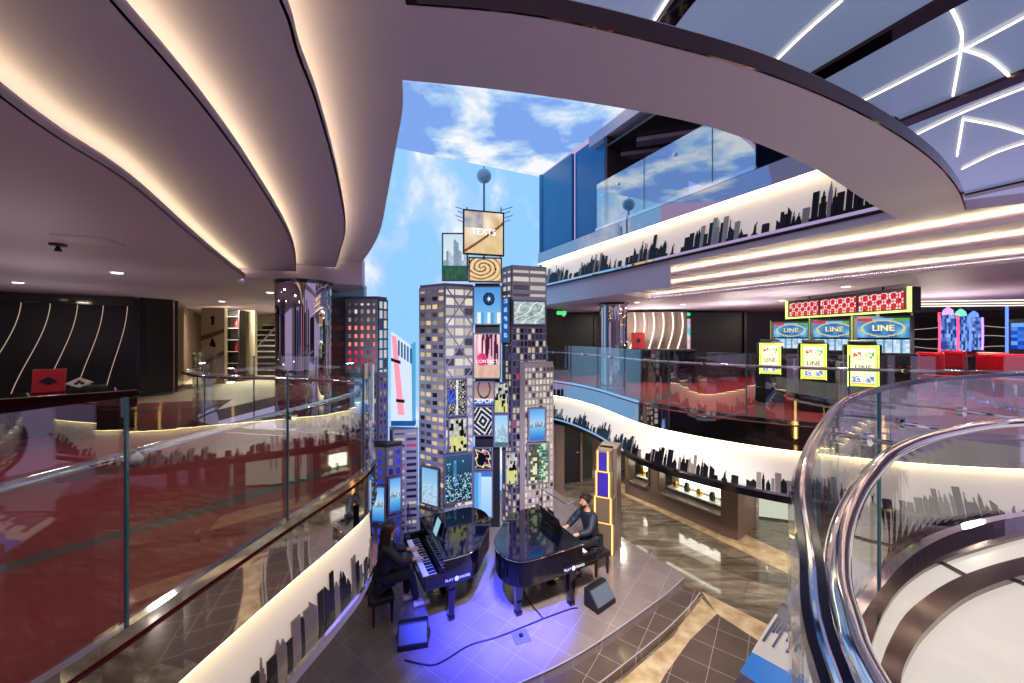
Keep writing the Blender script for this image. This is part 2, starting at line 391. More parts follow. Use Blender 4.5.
def cove(parent, edge, z, d, name='cove_light', m=LEDW):
    n = len(edge); inn = sh(edge, d); b = MB()
    for i in range(n - 1):
        b.add([(inn[i][0], inn[i][1], z), (inn[i + 1][0], inn[i + 1][1], z), (inn[i + 1][0] - .025, inn[i + 1][1], z), (inn[i][0] - .025, inn[i][1], z),
               (inn[i][0], inn[i][1], z + .02), (inn[i + 1][0], inn[i + 1][1], z + .02), (inn[i + 1][0] - .025, inn[i + 1][1], z + .02), (inn[i][0] - .025, inn[i][1], z + .02)],
              [(0, 3, 2, 1), (4, 5, 6, 7), (0, 1, 5, 4), (2, 3, 7, 6)])
    return link(name, b, m, parent)
cove(CL1, E1, CEIL + .036, .05); cove(CL2, E2, 5.846, .05); cove(CL3, E3, 5.976, .05)
for P, e in ((CL1, E1), (CL2, E2), (CL3, E3)):                     # small upstand that hides the strip
    z = {CL1: CEIL, CL2: 5.81, CL3: 5.94}[P]
    link('lip', MB().wall(t2(e), z, z + .05, 0, 0, .012), PAINT, P)
# mirrored outer face of the ring and its glass
struct('trim_3', MB().wall(OUT[1:], SOFFIT + .0, SOFFIT + .085, .012, .012, .01), DMIRROR, 'dark mirrored edge along the near side of the overhead ring', 'trim')
# right-hand soffits
S3 = [(2.5, 8.2), (2.9, 7.45)] + [(2.9 + 2.4 * i / 10, 7.45 - 3.98 * i / 10) for i in range(1, 11)] + [(5.9, 2.2)]
L3 = [(2.5, 8.35), (5.3, 3.47), (6.2, 1.9)]; L2 = [(2.9, 8.8), (5.62, 4.17), (7.0, 1.8)]; L1 = [(3.38, 9.3), (6.08, 4.5), (7.7, 1.75)]
sub = lambda A: [A[0]] + [(A[i][0] + (A[i + 1][0] - A[i][0]) * k / 8, A[i][1] + (A[i + 1][1] - A[i][1]) * k / 8) for i in range(2) for k in range(1, 9)]
L1, L2, L3 = sub(L1), sub(L2), sub(L3)
edge_up = [(2.29, 7.92), (4.15, 4.12), (4.6, 3.86), (5.0, 3.62), (5.6, 3.25), (6.3, 2.75), (7.2, 2.0)]
CR4 = layer('ceiling.005', edge_up + [(7.6, 1.9)] + [(x + .5, y + .3) for x, y in L3[::-1]], SOFFIT, SOFFIT + .1, 'mauve soffit between the upper skyline band and the first right cove line')
shp = lambda A, d: [(x + d, y + d * .5) for x, y in A]
CR3 = layer('ceiling.006', L3 + shp(L2, .5)[::-1], 5.95, 5.985, 'mauve ceiling strip between the first and second right cove lines')
CR2 = layer('ceiling.007', L2 + shp(L1, .5)[::-1], 5.82, 5.855, 'mauve ceiling strip between the second and third right cove lines')
CR1 = layer('ceiling.008', L1 + [(22, 1.7), (22, 15), (4.2, 15), (3.0, 10.4)], CEIL, CEIL + .035, 'low mauve ceiling with downlights above the slot machines')
layer('ceiling.009', [(.78, 11.0), (1.0, 10.56), (2.29, 7.92), (3.38, 9.3), (4.2, 15), (.78, 15)], CEIL - .002, SOFFIT + .1, 'pale ceiling block under the far end of the upper deck')
for P, A, z in ((CR3, L3, 5.985), (CR2, L2, 5.855), (CR1, L1, CEIL + .035)):
    cove(P, [Vector(p) for p in shp(A, .05)], z + .001, 0, m=LEDR)
    link('lip', MB().wall(A[::-1], z - .035, z + .015, 0, 0, .012), PAINT, P)
# fascia face under the upper band
struct('trim_4', MB().wall(t2(UPPER[:16]), CEIL - .004, SOFFIT + .02, .02, .02, .03), PAINT2, 'pale lilac fascia below the upper skyline band', 'trim')

struct('trim_15', MB().wall(t2(UPPER[15:]), SOFFIT - .01, SOFFIT + .075, .03, .03, .05), PAINT2, 'pale lilac edge below the nearer end of the upper skyline band', 'trim')
# luminous ceiling over the stairs
HZ = 9.0
lum = mat('luminous_panel', rgb(128, 140, 168), .22, emit=rgb(150, 165, 205), es=.33)
struct('ceiling.010', MB().prism([(-3, -4), (18, -4), (18, 14), (9.2, 14), (9.2, 9.1), (5.7, 7.45), (3.3, 6.5), (1.7, 6.05), (-1.0, 5.6), (-3, 5.6)], HZ, HZ + .1), lum, 'grey blue luminous panel ceiling seen beyond the overhead ring', 'ceiling')
H = HZ - CZ
def strip(name, pts, z, wd, label, m=DMIRROR, th=.06):
    A = sm([Vector((x, y)) for x, y in pts], 8)
    struct(name, MB().wall(t2(A), z, z + th, 0, 0, wd), m, label, 'ceiling strip')
strip('trim_5', [(.62 * H, .3 * H), (.57 * H, .95 * H), (.53 * H, 1.15 * H), (.50 * H, 1.3 * H)], HZ - .07, .26, 'dark mirrored ceiling strip above the left end of the ring')
strip('trim_6', [(1.52 * H, .4 * H), (1.42 * H, .9 * H), (1.30 * H, 1.2 * H), (1.17 * H, 1.53 * H)], HZ - .07, .30, 'dark red mirrored ceiling strip next right of the one above the ring end')
strip('trim_7', [(2.15 * H, .9 * H), (2.0 * H, 1.4 * H), (1.86 * H, 1.78 * H), (1.78 * H, 2.0 * H)], HZ - .07, .34, 'mirrored ceiling strip running toward the far corner of the luminous ceiling')
strip('trim_8', [(3.6 * H, 2.1 * H), (3.35 * H, 2.5 * H), (3.2 * H, 2.9 * H)], HZ - .07, .4, 'lowest mirrored ceiling strip just above the right coves')
def glow(pts, label, wd=.017):
    A = sm([Vector((x * H, y * H, HZ - .03)) for x, y in pts], 6)
    o = link('ceiling_light_line', MB().tube(A, wd, 6), LEDC)
    tag(o, label, 'light line', 'glowing joints of the luminous ceiling')
pc = lambda *q: [((x - CX) / F * (F / (HY - y)), F / (HY - y)) for x, y in q]
glow(pc((842, -2), (800, 35), (765, 70)), 'bright ceiling joint between the first two mirrored strips')
glow(pc((1030, 12), (965, 47), (905, 78), (850, 106)), 'long bright ceiling joint right of the dark red mirrored strip')
glow(pc((1030, 84), (965, 110), (915, 134)), 'bright ceiling joint below the third mirrored strip')
glow(pc((945, -5), (960, 25), (961, 47), (953, 94)), 'short bright cross joint between the second and third mirrored strips')
glow(pc((961, 47), (990, 58), (1015, 80)), 'bright slanting cross joint ending near the picture edge')
glow(pc((964, 118), (1000, 125), (1030, 134)), 'bright cross joint under the third mirrored strip')
glow(pc((1030, 140), (995, 152), (962, 168)), 'bright joint just above the lowest mirrored strip')
glow(pc((963, 118), (957, 155)), 'shortest bright joint beside the ring tip')
glow(pc((668, -4), (657, 14), (645, 34)), 'bright joint left of the first mirrored strip')

# ================================================================= LED sky
A0 = (-3.9, 11.1 - .467 * 4.7); A1 = (.8, 11.1)
struct('wall_back', MB().prism([A0, A1, (A1[0] - .05, A1[1] + .12), (A0[0] - .05, A0[1] + .12)], STAGE, 9.45), SKYW, 'tall blue LED screen wall showing sky and white clouds behind the model towers', 'screen wall')
struct('ceiling.011', MB().prism([A0, A1, (2.32, 7.8), (2.72, 6.95), (1.5, 6.6), (-1.0, 6.0), (-6, 5)], 9.45, 9.52), SKYC, 'LED screen ceiling showing blue sky and clouds', 'screen ceiling')
struct('trim_9', MB().box((.86, 11.0, 7.9), (.1, .12, 3.1), -.45), BLUEW, 'slim blue corner post where the sky wall ends', 'trim')
# ================================================================= upper deck (right)
def onU(d): return (1.0 + (10.56 - d) * .4907, d)
def bpanel(d0, d1, off):
    a, b = onU(d0), onU(d1); n = (.898, .44)
    return [(a[0] + n[0] * off, a[1] + n[1] * off), (b[0] + n[0] * off, b[1] + n[1] * off), (b[0] + n[0] * (off + .08), b[1] + n[1] * (off + .08)), (a[0] + n[0] * (off + .08), a[1] + n[1] * (off + .08))]
struct('wall_right', MB().prism(bpanel(10.95, 9.62, .06), 7.1, 9.44), BLUEW, 'blue wall panel beside the sky screen, nearer the corner', 'wall')  # reflected blue of the sky screen put into the paint of both panels
struct('wall_right.001', MB().prism(bpanel(9.58, 8.45, .14), 7.1, 9.44), BLUEW, 'blue wall panel next to the upper glass rail', 'wall')
struct('wall_right.002', MB().prism(bpanel(8.42, 8.34, -.0)[:2] + [(4.6, 9.9), (4.5, 10.0)], 7.1, 9.2), DARKW, 'dark return wall at the end of the blue panels on the upper deck', 'wall')
struct('trim_10', MB().prism(bpanel(8.9, 6.9, -.02)[:2] + [(onU(6.9)[0] + .5, 7.1), (onU(8.9)[0] + .5, 9.1)], 9.2, 9.44), PAINT2, 'pale beam edging the sky screen ceiling on the upper deck', 'trim')
struct('floor.008', MB().prism([onU(10.9), onU(4.14), (9, 9.0), (9, 13), (2, 13)], 6.98, 7.2), DARKW, 'dark floor slab of the upper deck', 'floor')
struct('ceiling.012', MB().prism([onU(8.4), (3.05, 6.45), (3.3, 6.56), (5.66, 7.5), (8.7, 9.0), (9, 13), (4.5, 10)], 8.95, 9.0), DARKW, 'dark upper deck ceiling seen over the glass rail', 'ceiling')
for i, (d, lb) in enumerate(((8.9, 'grey ceiling raft farthest along the upper deck'), (8.2, 'grey ceiling raft in the middle of the upper deck'), (7.5, 'grey ceiling raft nearest on the upper deck'))):
    a = onU(d); struct('ceiling.%03d' % (13 + i), MB().box((a[0] + .95, d + .3, 8.9), (1.7, .26, .08), -.3), GREYM, lb, 'ceiling')
struct('wall_far', MB().prism([(9, 9.2), (9.1, 9.2), (5, 13), (4.9, 13)], 7.2, 8.95), BLUEW, 'blue rear wall of the upper deck behind the glass rail', 'wall')

# ================================================================= skyline bands
SPECIAL = {'statue': [(0, 0), (1.0, 0), (1.0, .22), (.78, .25), (.74, .55), (.66, .72), (.86, .98), (.78, 1.0), (.6, .8), (.5, .84), (.4, .74), (.36, .5), (.24, .25), (0, .22)],
           'bridge': [(0, 0), (1, 0), (1, .92), (.86, 1), (.14, 1), (0, .92)],
           'spire': [(0, 0), (1, 0), (1, .5), (.82, .52), (.82, .68), (.62, .72), (.53, 1), (.47, 1), (.38, .72), (.18, .68), (.18, .52), (0, .5)],
           'step': [(0, 0), (1, 0), (1, .6), (.8, .6), (.8, .8), (.62, .8), (.62, .93), (.53, .93), (.53, 1), (.47, 1), (.47, .93), (.38, .93), (.38, .8), (.2, .8), (.2, .6), (0, .6)],
           'slant': [(0, 0), (1, 0), (1, .72), (0, 1)], 'point': [(0, 0), (1, 0), (1, .7), (.5, 1), (0, .7)], 'flat': [(0, 0), (1, 0), (1, 1), (0, 1)]}
def skyline(path, z0, z1, o0, o1, hmax, seed, s0=.1):
    """silhouette standing a little proud of the leaning band; o0/o1 band offsets at z0/z1"""
    rr = random.Random(seed); mb = MB(); grey = MB()
    P = [Vector((p[0], p[1])) for p in path]; cum = [0]
    for a, b in zip(P, P[1:]): cum.append(cum[-1] + (b - a).length)
    P0 = offs(path, o0); P1 = offs(path, o1)
    def at(s, z, push):
        s = min(max(s, 0), cum[-1] - 1e-6); i = 0
        while cum[i + 1] < s: i += 1
        t = (s - cum[i]) / (cum[i + 1] - cum[i]); k = (z - z0) / (z1 - z0)
        q = [(P0[i][j] + (P0[i + 1][j] - P0[i][j]) * t) * (1 - k) + (P1[i][j] + (P1[i + 1][j] - P1[i][j]) * t) * k for j in (0, 1)]
        d = (P[i + 1] - P[i]).normalized()
        return Vector((q[0] + d.y * push, q[1] - d.x * push, z))
    def put(b, s, wd, h, kind, push):
        sh_ = SPECIAL[kind]; n = len(sh_)
        fr = [at(s + x * wd, z0 + y * h, push) for x, y in sh_]; bk = [at(s + x * wd, z0 + y * h, push - .012) for x, y in sh_]
        b.add(fr + bk, [tuple(range(n)), tuple(range(2 * n - 1, n - 1, -1))] + [(i, n + i, n + (i + 1) % n, (i + 1) % n) for i in range(n)])
    tot = cum[-1]; n_ = int(tot / .12)
    for b_ in (mb, grey):
        for i_ in range(n_): put(b_, tot * i_ / n_, tot / n_, .012, 'flat', .014 if b_ is mb else .012)
    s = s0; kinds = ['flat', 'flat', 'flat', 'slant', 'point', 'step', 'spire', 'flat']
    while s < tot - .2:
        cl = rr.uniform(.7, 1.5); e = min(s + cl, tot - .1); q = s; base = hmax * .14
        put(mb, s, e - s, base, 'flat', .016)
        while q < e - .05:
            env = .45 + .55 * math.sin(PI * (q - s) / cl) ; h = hmax * env * rr.uniform(.45, 1.0); wd = rr.uniform(.035, .085)
            k = rr.choice(kinds)
            put(grey if rr.random() < .25 else mb, q, wd, h, k, .02); q += wd * rr.uniform(.75, 1.35)
        q = e + .06
        if rr.random() < .5: put(mb, q, .08, hmax * .42, 'statue', .02); q += .14
        if rr.random() < .6: put(mb, q, .10, hmax * .3, 'bridge', .02); q += .14
        s = q + rr.uniform(.02, .1)
    return mb, grey
GREYSIL = mat('skyline_grey', rgb(150, 140, 136), .35, .5)
def band(label, path, zb, zt, zm, lean, hmax, seed, trim=.17):
    t = thing('skyline_fascia', label, 'fascia', (path[len(path) // 2][0], path[len(path) // 2][1], zb))
    link('backlit_panel', MB().wall(path, zb, zt, lean, -.06, .05), BAND, t, fix=True)
    link('mirror_strip', MB().wall(path, zt, zm, .03, .03, .12), MIRROR, t, fix=True)
    led = MB().wall(path, zt - .014, zt - .002, .02, .02, .05)
    link('light_strip', led, LEDW, t, fix=True)
    mb, gr = skyline(path, zb, zt, lean, -.06, hmax, seed)
    link('skyline_silhouette', mb, SILH, t, fix=True)
    link('pale_tower_silhouette', gr, GREYSIL, t, fix=True)
    link('base_trim', MB().wall(path, zb - trim, zb - .012, lean - .02, lean + .06, .12), TRIMK, t, fix=True)
    link('chrome_edge', MB().wall(path, zb - .03, zb + .012, lean + .07, lean + .07, .08), CHROME, t, fix=True)
    return t
band('white backlit fascia with dark city skyline wrapping the right deck below its glass rail', t2(RIGHT), 2.38, 3.02, MID - .005, .12, .40, 11)
band('white backlit fascia with city skyline under the left glass rail, beside the seated woman', t2(LEFT), 2.38, 3.02, MID - .005, -.03, .46, 5)
band('white backlit fascia with dark city skyline under the upper deck glass rail', t2(UPPER), SOFFIT + .13, 6.88, 7.18, .06, .52, 23, .045)
struct('ceiling.016', MB().prism(t2(RIGHT) + [(12, 15), (.75, 15)], LOWC + .02, LOWC + .1), PAINT2, 'low ceiling of the lower hall under the right deck', 'ceiling')
struct('ceiling.017', MB().prism(t2(LEFT) + [(-14, 7), (-14, -1.6)], LOWC + .02, LOWC + .1), PAINT2, 'low ceiling of the lower hall under the left deck', 'ceiling')
# ================================================================= glass rails
def rail(label, path, zb, zt, zrail, side, step, g=GLASS, start=0, skiprail=False, cap=0, brk=True):
    pts = walk(path, step); t = thing('glass_balustrade', label, 'glass rail', (path[0][0], path[0][1], zb))
    dense = [Vector((p[0], p[1])) for p in path]
    cum = [0]
    for a, b in zip(dense, dense[1:]): cum.append(cum[-1] + (b - a).length)
    def sub_(s0, s1):
        out = []
        def at(s):
            i = 0
            while i < len(cum) - 2 and cum[i + 1] < s: i += 1
            return dense[i] + (dense[i + 1] - dense[i]) * ((s - cum[i]) / (cum[i + 1] - cum[i]))
        out.append(at(s0)); out += [dense[i] for i in range(len(cum)) if s0 + .01 < cum[i] < s1 - .01]; out.append(at(s1))
        return out
    s = start
    while s < cum[-1] - .1:
        e = min(s + step, cum[-1]); P = t2(sub_(s + .006, e - .006))
        link('glass_panel', MB().wall(P, zb, zt, .0, .0, .014), g, t, fix=True)
        ed = MB()
        for q in (P[0],): ed.box((q[0] , q[1], (zb + zt) / 2), (.012, .012, zt - zb), 0)
        link('panel_edge', ed, EDGE, t, fix=True)
        s = e
    if not skiprail:
        O = offs(path, side); O = [p for p in O]
        link('handrail', MB().tube([(p[0], p[1], zrail) for p in O], .024, 12), CHROME, t, smooth=True, fix=True)
        if brk:
            W = walk(path, step); b = None
            for i in range(len(W) - 1):
                a, c = W[i], W[i + 1]; m_ = (a + c) / 2; d = (c - a).normalized(); n = Vector((d.y, -d.x))
                q = m_ + n * side
                mb = MB().lathe((m_.x, m_.y, zrail), [(.034, -.012), (.034, .02)], 14, (n.x, n.y, 0)).tube([(m_.x, m_.y, zrail), (q.x, q.y, zrail)], .011, 8)
                link('bracket', mb, CHROME, t, smooth=True, fix=True)
    link('edge_channel', MB().wall(path, zb - .03, zb + .03, .022, .022, .05), CHROME, t, fix=True)
    if cap: link('top_cap', MB().wall(path, zt, zt + .022, .018, .018, .024), mat('dark_blue_steel', rgb(52, 62, 92), .1, .9), t, fix=True); link('cap_strip', MB().tube([(p[0], p[1], zt + .022) for p in offs(path, .006)], .004, 8), CHROME, t, smooth=True, fix=True)
    return t
rail('long frameless glass rail with chrome handrail in front of the left deck', t2(LEFT), MID + .05, 4.52, 4.22, -.12, 1.02, start=.47)
rail('winding frameless glass rail with chrome handrail in front of the slot machines', t2(RIGHT), MID + .05, 4.52, 4.3, -.12, 1.3)
rail('tinted glass rail on the upper deck reflecting the sky screen', t2([UPPER[i] for i in range(8, 21)]), 7.22, 8.25, 8.02, -.12, 1.45, g=GLASSU)
# ================================================================= right foreground landing
NP = t2(NEAR)
ld = MB().prism(LPOLY, MID - .1, MID)
PANELW = mat('lit_floor_panel', rgb(205, 198, 190), .2, emit=rgb(240, 228, 210), es=.55, coat=.3)
nt, N, L, B = nodes(PANELW)
n = N.new('ShaderNodeTexNoise'); n.inputs['Scale'].default_value = .5
L.new(coords(N, L), n.inputs[0])
struct('floor.010', ld, PANELW, 'landing floor of glowing white panels beyond the foreground handrail', 'floor')
BRONZE = mat('bronze_strip', rgb(104, 82, 74), .12, .55, coat=.4)
def arc(name, px_o, px_i, z, th, label, m=BRONZE):
    A = sm([gz(x, y, z) for x, y in px_o], 8); Bq = sm([gz(x, y, z) for x, y in px_i], 8)
    mb = MB(); n = len(A); vs = []
    for p, q in zip(A, Bq): vs += [(p.x, p.y, z), (q.x, q.y, z), (q.x, q.y, z - th), (p.x, p.y, z - th)]
    fs = [(4 * i + k, 4 * i + 4 + k, 4 * i + 4 + (k + 1) % 4, 4 * i + (k + 1) % 4) for i in range(n - 1) for k in range(4)]
    fs += [(0, 1, 2, 3), (4 * n - 1, 4 * n - 2, 4 * n - 3, 4 * n - 4)]
    struct(name, mb.add(vs, fs), m, label, 'floor strip')
arc('trim_11', [(846, 664), (866, 590), (900, 556), (948, 534), (1040, 512), (1120, 500)], [(862, 676), (884, 612), (912, 578), (955, 556), (1040, 532), (1120, 520)], MID + .02, .06, 'outer glossy brown arc at the edge of the lit landing')
arc('trim_12', [(873, 690), (890, 640), (915, 605), (966, 574), (1040, 553), (1120, 540)], [(900, 700), (905, 664), (930, 626), (975, 592), (1040, 571), (1120, 560)], MID + .03, .07, 'inner glossy brown arc framing the big glowing disc')
def seam(name, a, b, label):
    p, q = gz(*a, MID), gz(*b, MID); d = (q - p); c = (p + q) / 2
    struct(name, MB().box((c.x, c.y, MID + .004), (d.length, .03, .016), math.atan2(d.y, d.x)), BRONZE, label, 'floor strip')
seam('trim_13', (928, 556), (968, 578), 'dark seam crossing the ring of lit panels between the two brown arcs')
seam('trim_14', (994, 572), (1040, 592), 'dark seam on the glowing disc near the right of the view')
NEARRAIL = rail('foreground glass rail with metal cap and thick chrome handrail sweeping round the landing', NP, MID + .05, 4.505, 4.28, .0, 2.6, g=GLASSC, start=.7, skiprail=True, cap=1)
HR = sm([Vector((.30, -.12, 4.28)), Vector((.38, .12, 4.28)), Vector((.46, .36, 4.28))] + [gz(x, y, 4.28) for x, y in ((870, 683), (847, 625), (837, 572), (845, 520), (868, 478), (900, 449), (950, 432), (1024, 422))] + [Vector((4.2, 2.36, 4.28)), Vector((5.4, 2.35, 4.28))], 8)
t = NEARRAIL
link('handrail', MB().tube(HR, .026, 18), CHROME, t, smooth=True, fix=True)
NV = [Vector((p[0], p[1])) for p in NP]
for px in (903, 955, 1040):
    q = min(HR, key=lambda v: abs(CX + F * v.x / max(v.y, .1) - px) + (20 if v.y < .8 else 0)); g_ = min(NV, key=lambda v: (v - Vector((q.x, q.y))).length)
    if (g_ - Vector((q.x, q.y))).length > .02:
        d = (Vector((g_.x, g_.y, 4.28)) - q)
        link('bracket', MB().tube([q, (g_.x, g_.y, 4.28)], .012, 8).lathe((g_.x, g_.y, 4.28), [(.035, -.015), (.035, .012)], 14, d), CHROME, t, smooth=True, fix=True)
# leaning stair mirror under the landing, its reflection of the band painted on
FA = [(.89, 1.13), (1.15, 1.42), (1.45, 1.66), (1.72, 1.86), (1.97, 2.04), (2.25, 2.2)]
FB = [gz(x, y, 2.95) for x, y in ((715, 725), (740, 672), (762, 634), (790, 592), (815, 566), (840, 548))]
t = thing('painted_stair_reflection', 'leaning mirrored stair fascia with its skyline reflection painted on, below the foreground glass rail', 'fascia', (1.45, 1.8, 2.9)); t['kind'] = 'structure'
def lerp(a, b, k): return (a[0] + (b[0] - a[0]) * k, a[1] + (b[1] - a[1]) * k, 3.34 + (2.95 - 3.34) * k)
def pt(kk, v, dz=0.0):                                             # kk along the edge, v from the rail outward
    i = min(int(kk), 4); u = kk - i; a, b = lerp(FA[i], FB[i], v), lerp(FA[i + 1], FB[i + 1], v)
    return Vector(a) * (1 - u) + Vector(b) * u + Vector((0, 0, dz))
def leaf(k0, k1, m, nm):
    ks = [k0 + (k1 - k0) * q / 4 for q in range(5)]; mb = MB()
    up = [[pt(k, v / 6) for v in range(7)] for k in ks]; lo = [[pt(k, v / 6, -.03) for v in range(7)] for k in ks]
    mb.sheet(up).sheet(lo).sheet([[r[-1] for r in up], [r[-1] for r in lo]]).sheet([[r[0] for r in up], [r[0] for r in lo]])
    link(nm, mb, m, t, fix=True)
leaf(.0, 1.0, mat('deep_blue_reflection_paint', rgb(38, 54, 110), .2), 'deep_blue_reflection'); leaf(1.0, 1.5, mat('blue_reflection_glow', rgb(10, 130, 226), .25, emit=rgb(10, 130, 226), es=.35), 'blue_reflection')  # blue strips, one glowing, coloured as the mirrored band
leaf(1.5, 2.62, BAND, 'backlit_panel'); leaf(2.62, 2.72, TRIMK, 'black_reflection'); leaf(2.72, 5.0, PAINT2, 'lilac_reflection')  # glowing white, black and lilac strips continue the painted reflection
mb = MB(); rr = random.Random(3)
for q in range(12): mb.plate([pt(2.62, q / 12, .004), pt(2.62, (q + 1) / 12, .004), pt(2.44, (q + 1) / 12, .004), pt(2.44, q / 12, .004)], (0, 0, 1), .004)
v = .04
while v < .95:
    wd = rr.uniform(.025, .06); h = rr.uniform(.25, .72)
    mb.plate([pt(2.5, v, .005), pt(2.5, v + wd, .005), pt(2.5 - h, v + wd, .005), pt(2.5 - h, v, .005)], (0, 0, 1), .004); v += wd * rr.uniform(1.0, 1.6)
link('skyline_silhouette', mb, mat('skyline_reflection_paint', rgb(70, 92, 140), .2, .5), t, fix=True)  # upside-down skyline belongs to the painted reflection

# ================================================================= painted LED pictures
def mixc(a, b, t): t = max(0, min(1, t)); return tuple(a[i] + (b[i] - a[i]) * t for i in range(3))
def h2(x, y, s=0): return (math.sin(x * 127.1 + y * 311.7 + s * 74.7) * 43758.5453) % 1
def ns(x, y, s=0): return .5 + .5 * noise.noise(Vector((x, y, s * 9.7)))
def bay(u, v):
    if v < .4: return mixc((40, 120, 205), (130, 195, 235), v / .4 + .3 * (ns(u * 6, v * 30) - .5))
    hgt = .42 + .16 * h2(int(u * 16), 3) + (.12 if .35 < u < .6 else 0) * h2(int(u * 16), 5)
    if v < hgt: return mixc((70, 95, 130), (190, 190, 190), h2(int(u * 30), int(v * 50)))
    return mixc((200, 225, 245), (90, 165, 235), (v - .4) / .6)
def city_day(u, v):
    hgt = .3 + .45 * h2(int(u * 11), 1) * (1 - abs(u - .5))
    if v < .12: return mixc((60, 100, 90), (90, 130, 120), ns(u * 9, v * 9))
    if v < hgt: return mixc((120, 160, 190), (205, 228, 240), h2(int(u * 22), int(v * 40), 2))
    return mixc((225, 240, 248), (150, 205, 240), v)
def manhattan(u, v):
    if v < .3: return mixc((66, 112, 88), (40, 80, 70), ns(u * 8, v * 8) * 1.3)
    hgt = .36 + .46 * h2(int(u * 9), 7) * (1.15 - 1.2 * abs(u - .5))
    if v < hgt: return mixc((96, 124, 150), (200, 214, 224), h2(int(u * 9), 3, 4) * .7 + .3 * h2(int(u * 26), int(v * 30), 4))
    return mixc((238, 242, 240), (196, 222, 235), v)
def night(u, v):
    base = mixc((22, 44, 74), (52, 84, 120), v)
    if .3 < u < .42 and v > .35 and v < .9: base = (66, 130, 180)
    if v < .6 and h2(int(u * 30), int(v * 44)) > .78: return mixc((110, 170, 190), (210, 230, 230), h2(int(u * 31), int(v * 41), 2))
    if h2(int(u * 20), int(v * 30), 5) > .95: return (150, 200, 230)
    return base
def streets(u, v):
    if .45 < u < .58: return mixc((210, 210, 215), (250, 248, 240), h2(0, int(v * 30)))
    k = h2(int(u * 22), int(v * 34), 1)
    if u < .4 and .35 < v < .75 and k > .35: return mixc((40, 60, 190), (90, 120, 255), k)
    return mixc((20, 22, 30), (215, 210, 205), k * k * 1.3)
def mapbw(u, v, s=0):
    a = int(u * 7 + .6 * ns(v * 3, 1, s)); b = int(v * 9 + .6 * ns(u * 4, 2, s)); k = h2(a, b, s)
    if (u - .72) ** 2 * 1 + (v - .55) ** 2 * 1.6 < .02: return (16, 18, 22)
    if k > .78: return (24, 26, 30)
    if v < .45: return mixc((196, 200, 120), (226, 224, 170), k)
    return mixc((150, 150, 145), (240, 238, 228), k)
def mapgreen(u, v):
    k = h2(int(u * 9), int(v * 14), 4)
    if u > .55 and int(v * 28) % 2 and h2(int(u * 16), int(v * 28), 2) > .4: return (110, 215, 190)
    if k > .75: return (230, 226, 190)
    return mixc((58, 66, 60), (140, 140, 110), k)
def aerial(u, v):
    k = ns(u * 7 + v * 4, v * 6 - u * 3, 2)
    if abs((u - v * .9 - .1 + .08 * math.sin(9 * v)) % .38 - .19) < .03: return (226, 234, 234)
    return mixc((96, 124, 128), (222, 228, 222), k + .3 * (h2(int(u * 24), int(v * 20)) - .5))
def rose(u, v):
    x, y = u - .4, v - .62; r = math.hypot(x, y); a = math.atan2(y, x)
    k = math.sin(r * 38 + 2.2 * a + 2 * ns(u * 4, v * 4))
    c = mixc((196, 150, 98), (246, 220, 172), .5 + .5 * k)
    return (58, 40, 26) if k < -.82 and r < .55 else c
def fabric(u, v):
    c = mixc((206, 168, 120), (250, 238, 214), ns(u * 4, v * 4, 1) * 1.2)
    if u < .5 and v > .62: c = mixc(c, (120, 132, 176), .75 * ns(u * 7, v * 7, 3) + .1)
    d = v - (.04 + .62 * u + .1 * u * u)
    if abs(d) < .035: return (120, 74, 50)
    if v < .5 and d < -.04: return mixc((236, 214, 168), (214, 180, 128), ns(u * 9, v * 5))
    return c
def clock(u, v):
    x, y = (u - .55) * 1.0, (v - .68) * 1.2; r = math.hypot(x, y)
    if r < .06: return (210, 230, 245)
    if r < .17: return (22, 44, 84) if int(math.atan2(y, x) * 5) % 2 else (52, 84, 130)
    if r < .22: return (20, 36, 66)
    if v < .3 and int(u * 8) % 3 == 1: return (232, 244, 252)
    if v < .32 and int(u * 8) % 3 == 2: return (90, 160, 215)
    return mixc((130, 195, 240), (82, 150, 220), v)
def clothes(u, v):
    if (u - .3) ** 2 * 1.2 + (v - .42) ** 2 * 2.4 < .05: return mixc((214, 22, 96), (240, 110, 150), ns(u * 12, v * 12))
    if v < .3: return mixc((206, 160, 140), (236, 204, 190), ns(u * 5, v * 5))
    k = ns(u * 13, v * 1.6, 5)
    if k < .42: return (70, 34, 66)
    return mixc((226, 148, 170), (250, 222, 228), (k - .42) * 4)
def signp(u, v):
    if v < .16: return (46, 110, 196)
    if (u - .5) ** 2 + (v - .7) ** 2 * .5 < .12 and (u - .5) ** 2 + (v - .7) ** 2 * .5 > .075: return (70, 60, 76)
    return mixc((210, 176, 160), (150, 120, 130), v)
def neon(u, v):
    x, y = u - .5, (v - .5) * 1.3; a = .6; p, q = x * math.cos(a) - y * math.sin(a), x * math.sin(a) + y * math.cos(a)
    k = max(abs(p), abs(q)) * 5 % 1
    if k < .3: return (244, 226, 190)
    if k < .42: return (96, 170, 250)
    return (34, 32, 56)
def neonframe(u, v):
    e = min(u, 1 - u, v, 1 - v) + .05 * math.sin(14 * (u + v))
    if .1 < e < .17: return (250, 226, 140)
    if e < .1: return (40, 58, 110)
    return (18, 20, 34) if h2(int(u * 9), int(v * 9)) < .85 else (190, 120, 170)
def bluepanel(u, v):
    if u < .25: return (86, 160, 236)
    if u < .4: return (140, 196, 246)
    return mixc((150, 200, 248), (206, 228, 252), v) if v < .9 else (60, 120, 220)
def icecity(u, v):
    hgt = .35 + .45 * h2(int(u * 9), 9)
    if v < hgt: return mixc((110, 165, 205), (226, 240, 248), ns(u * 14, v * 18, 2))
    return mixc((196, 224, 244), (120, 180, 228), v)
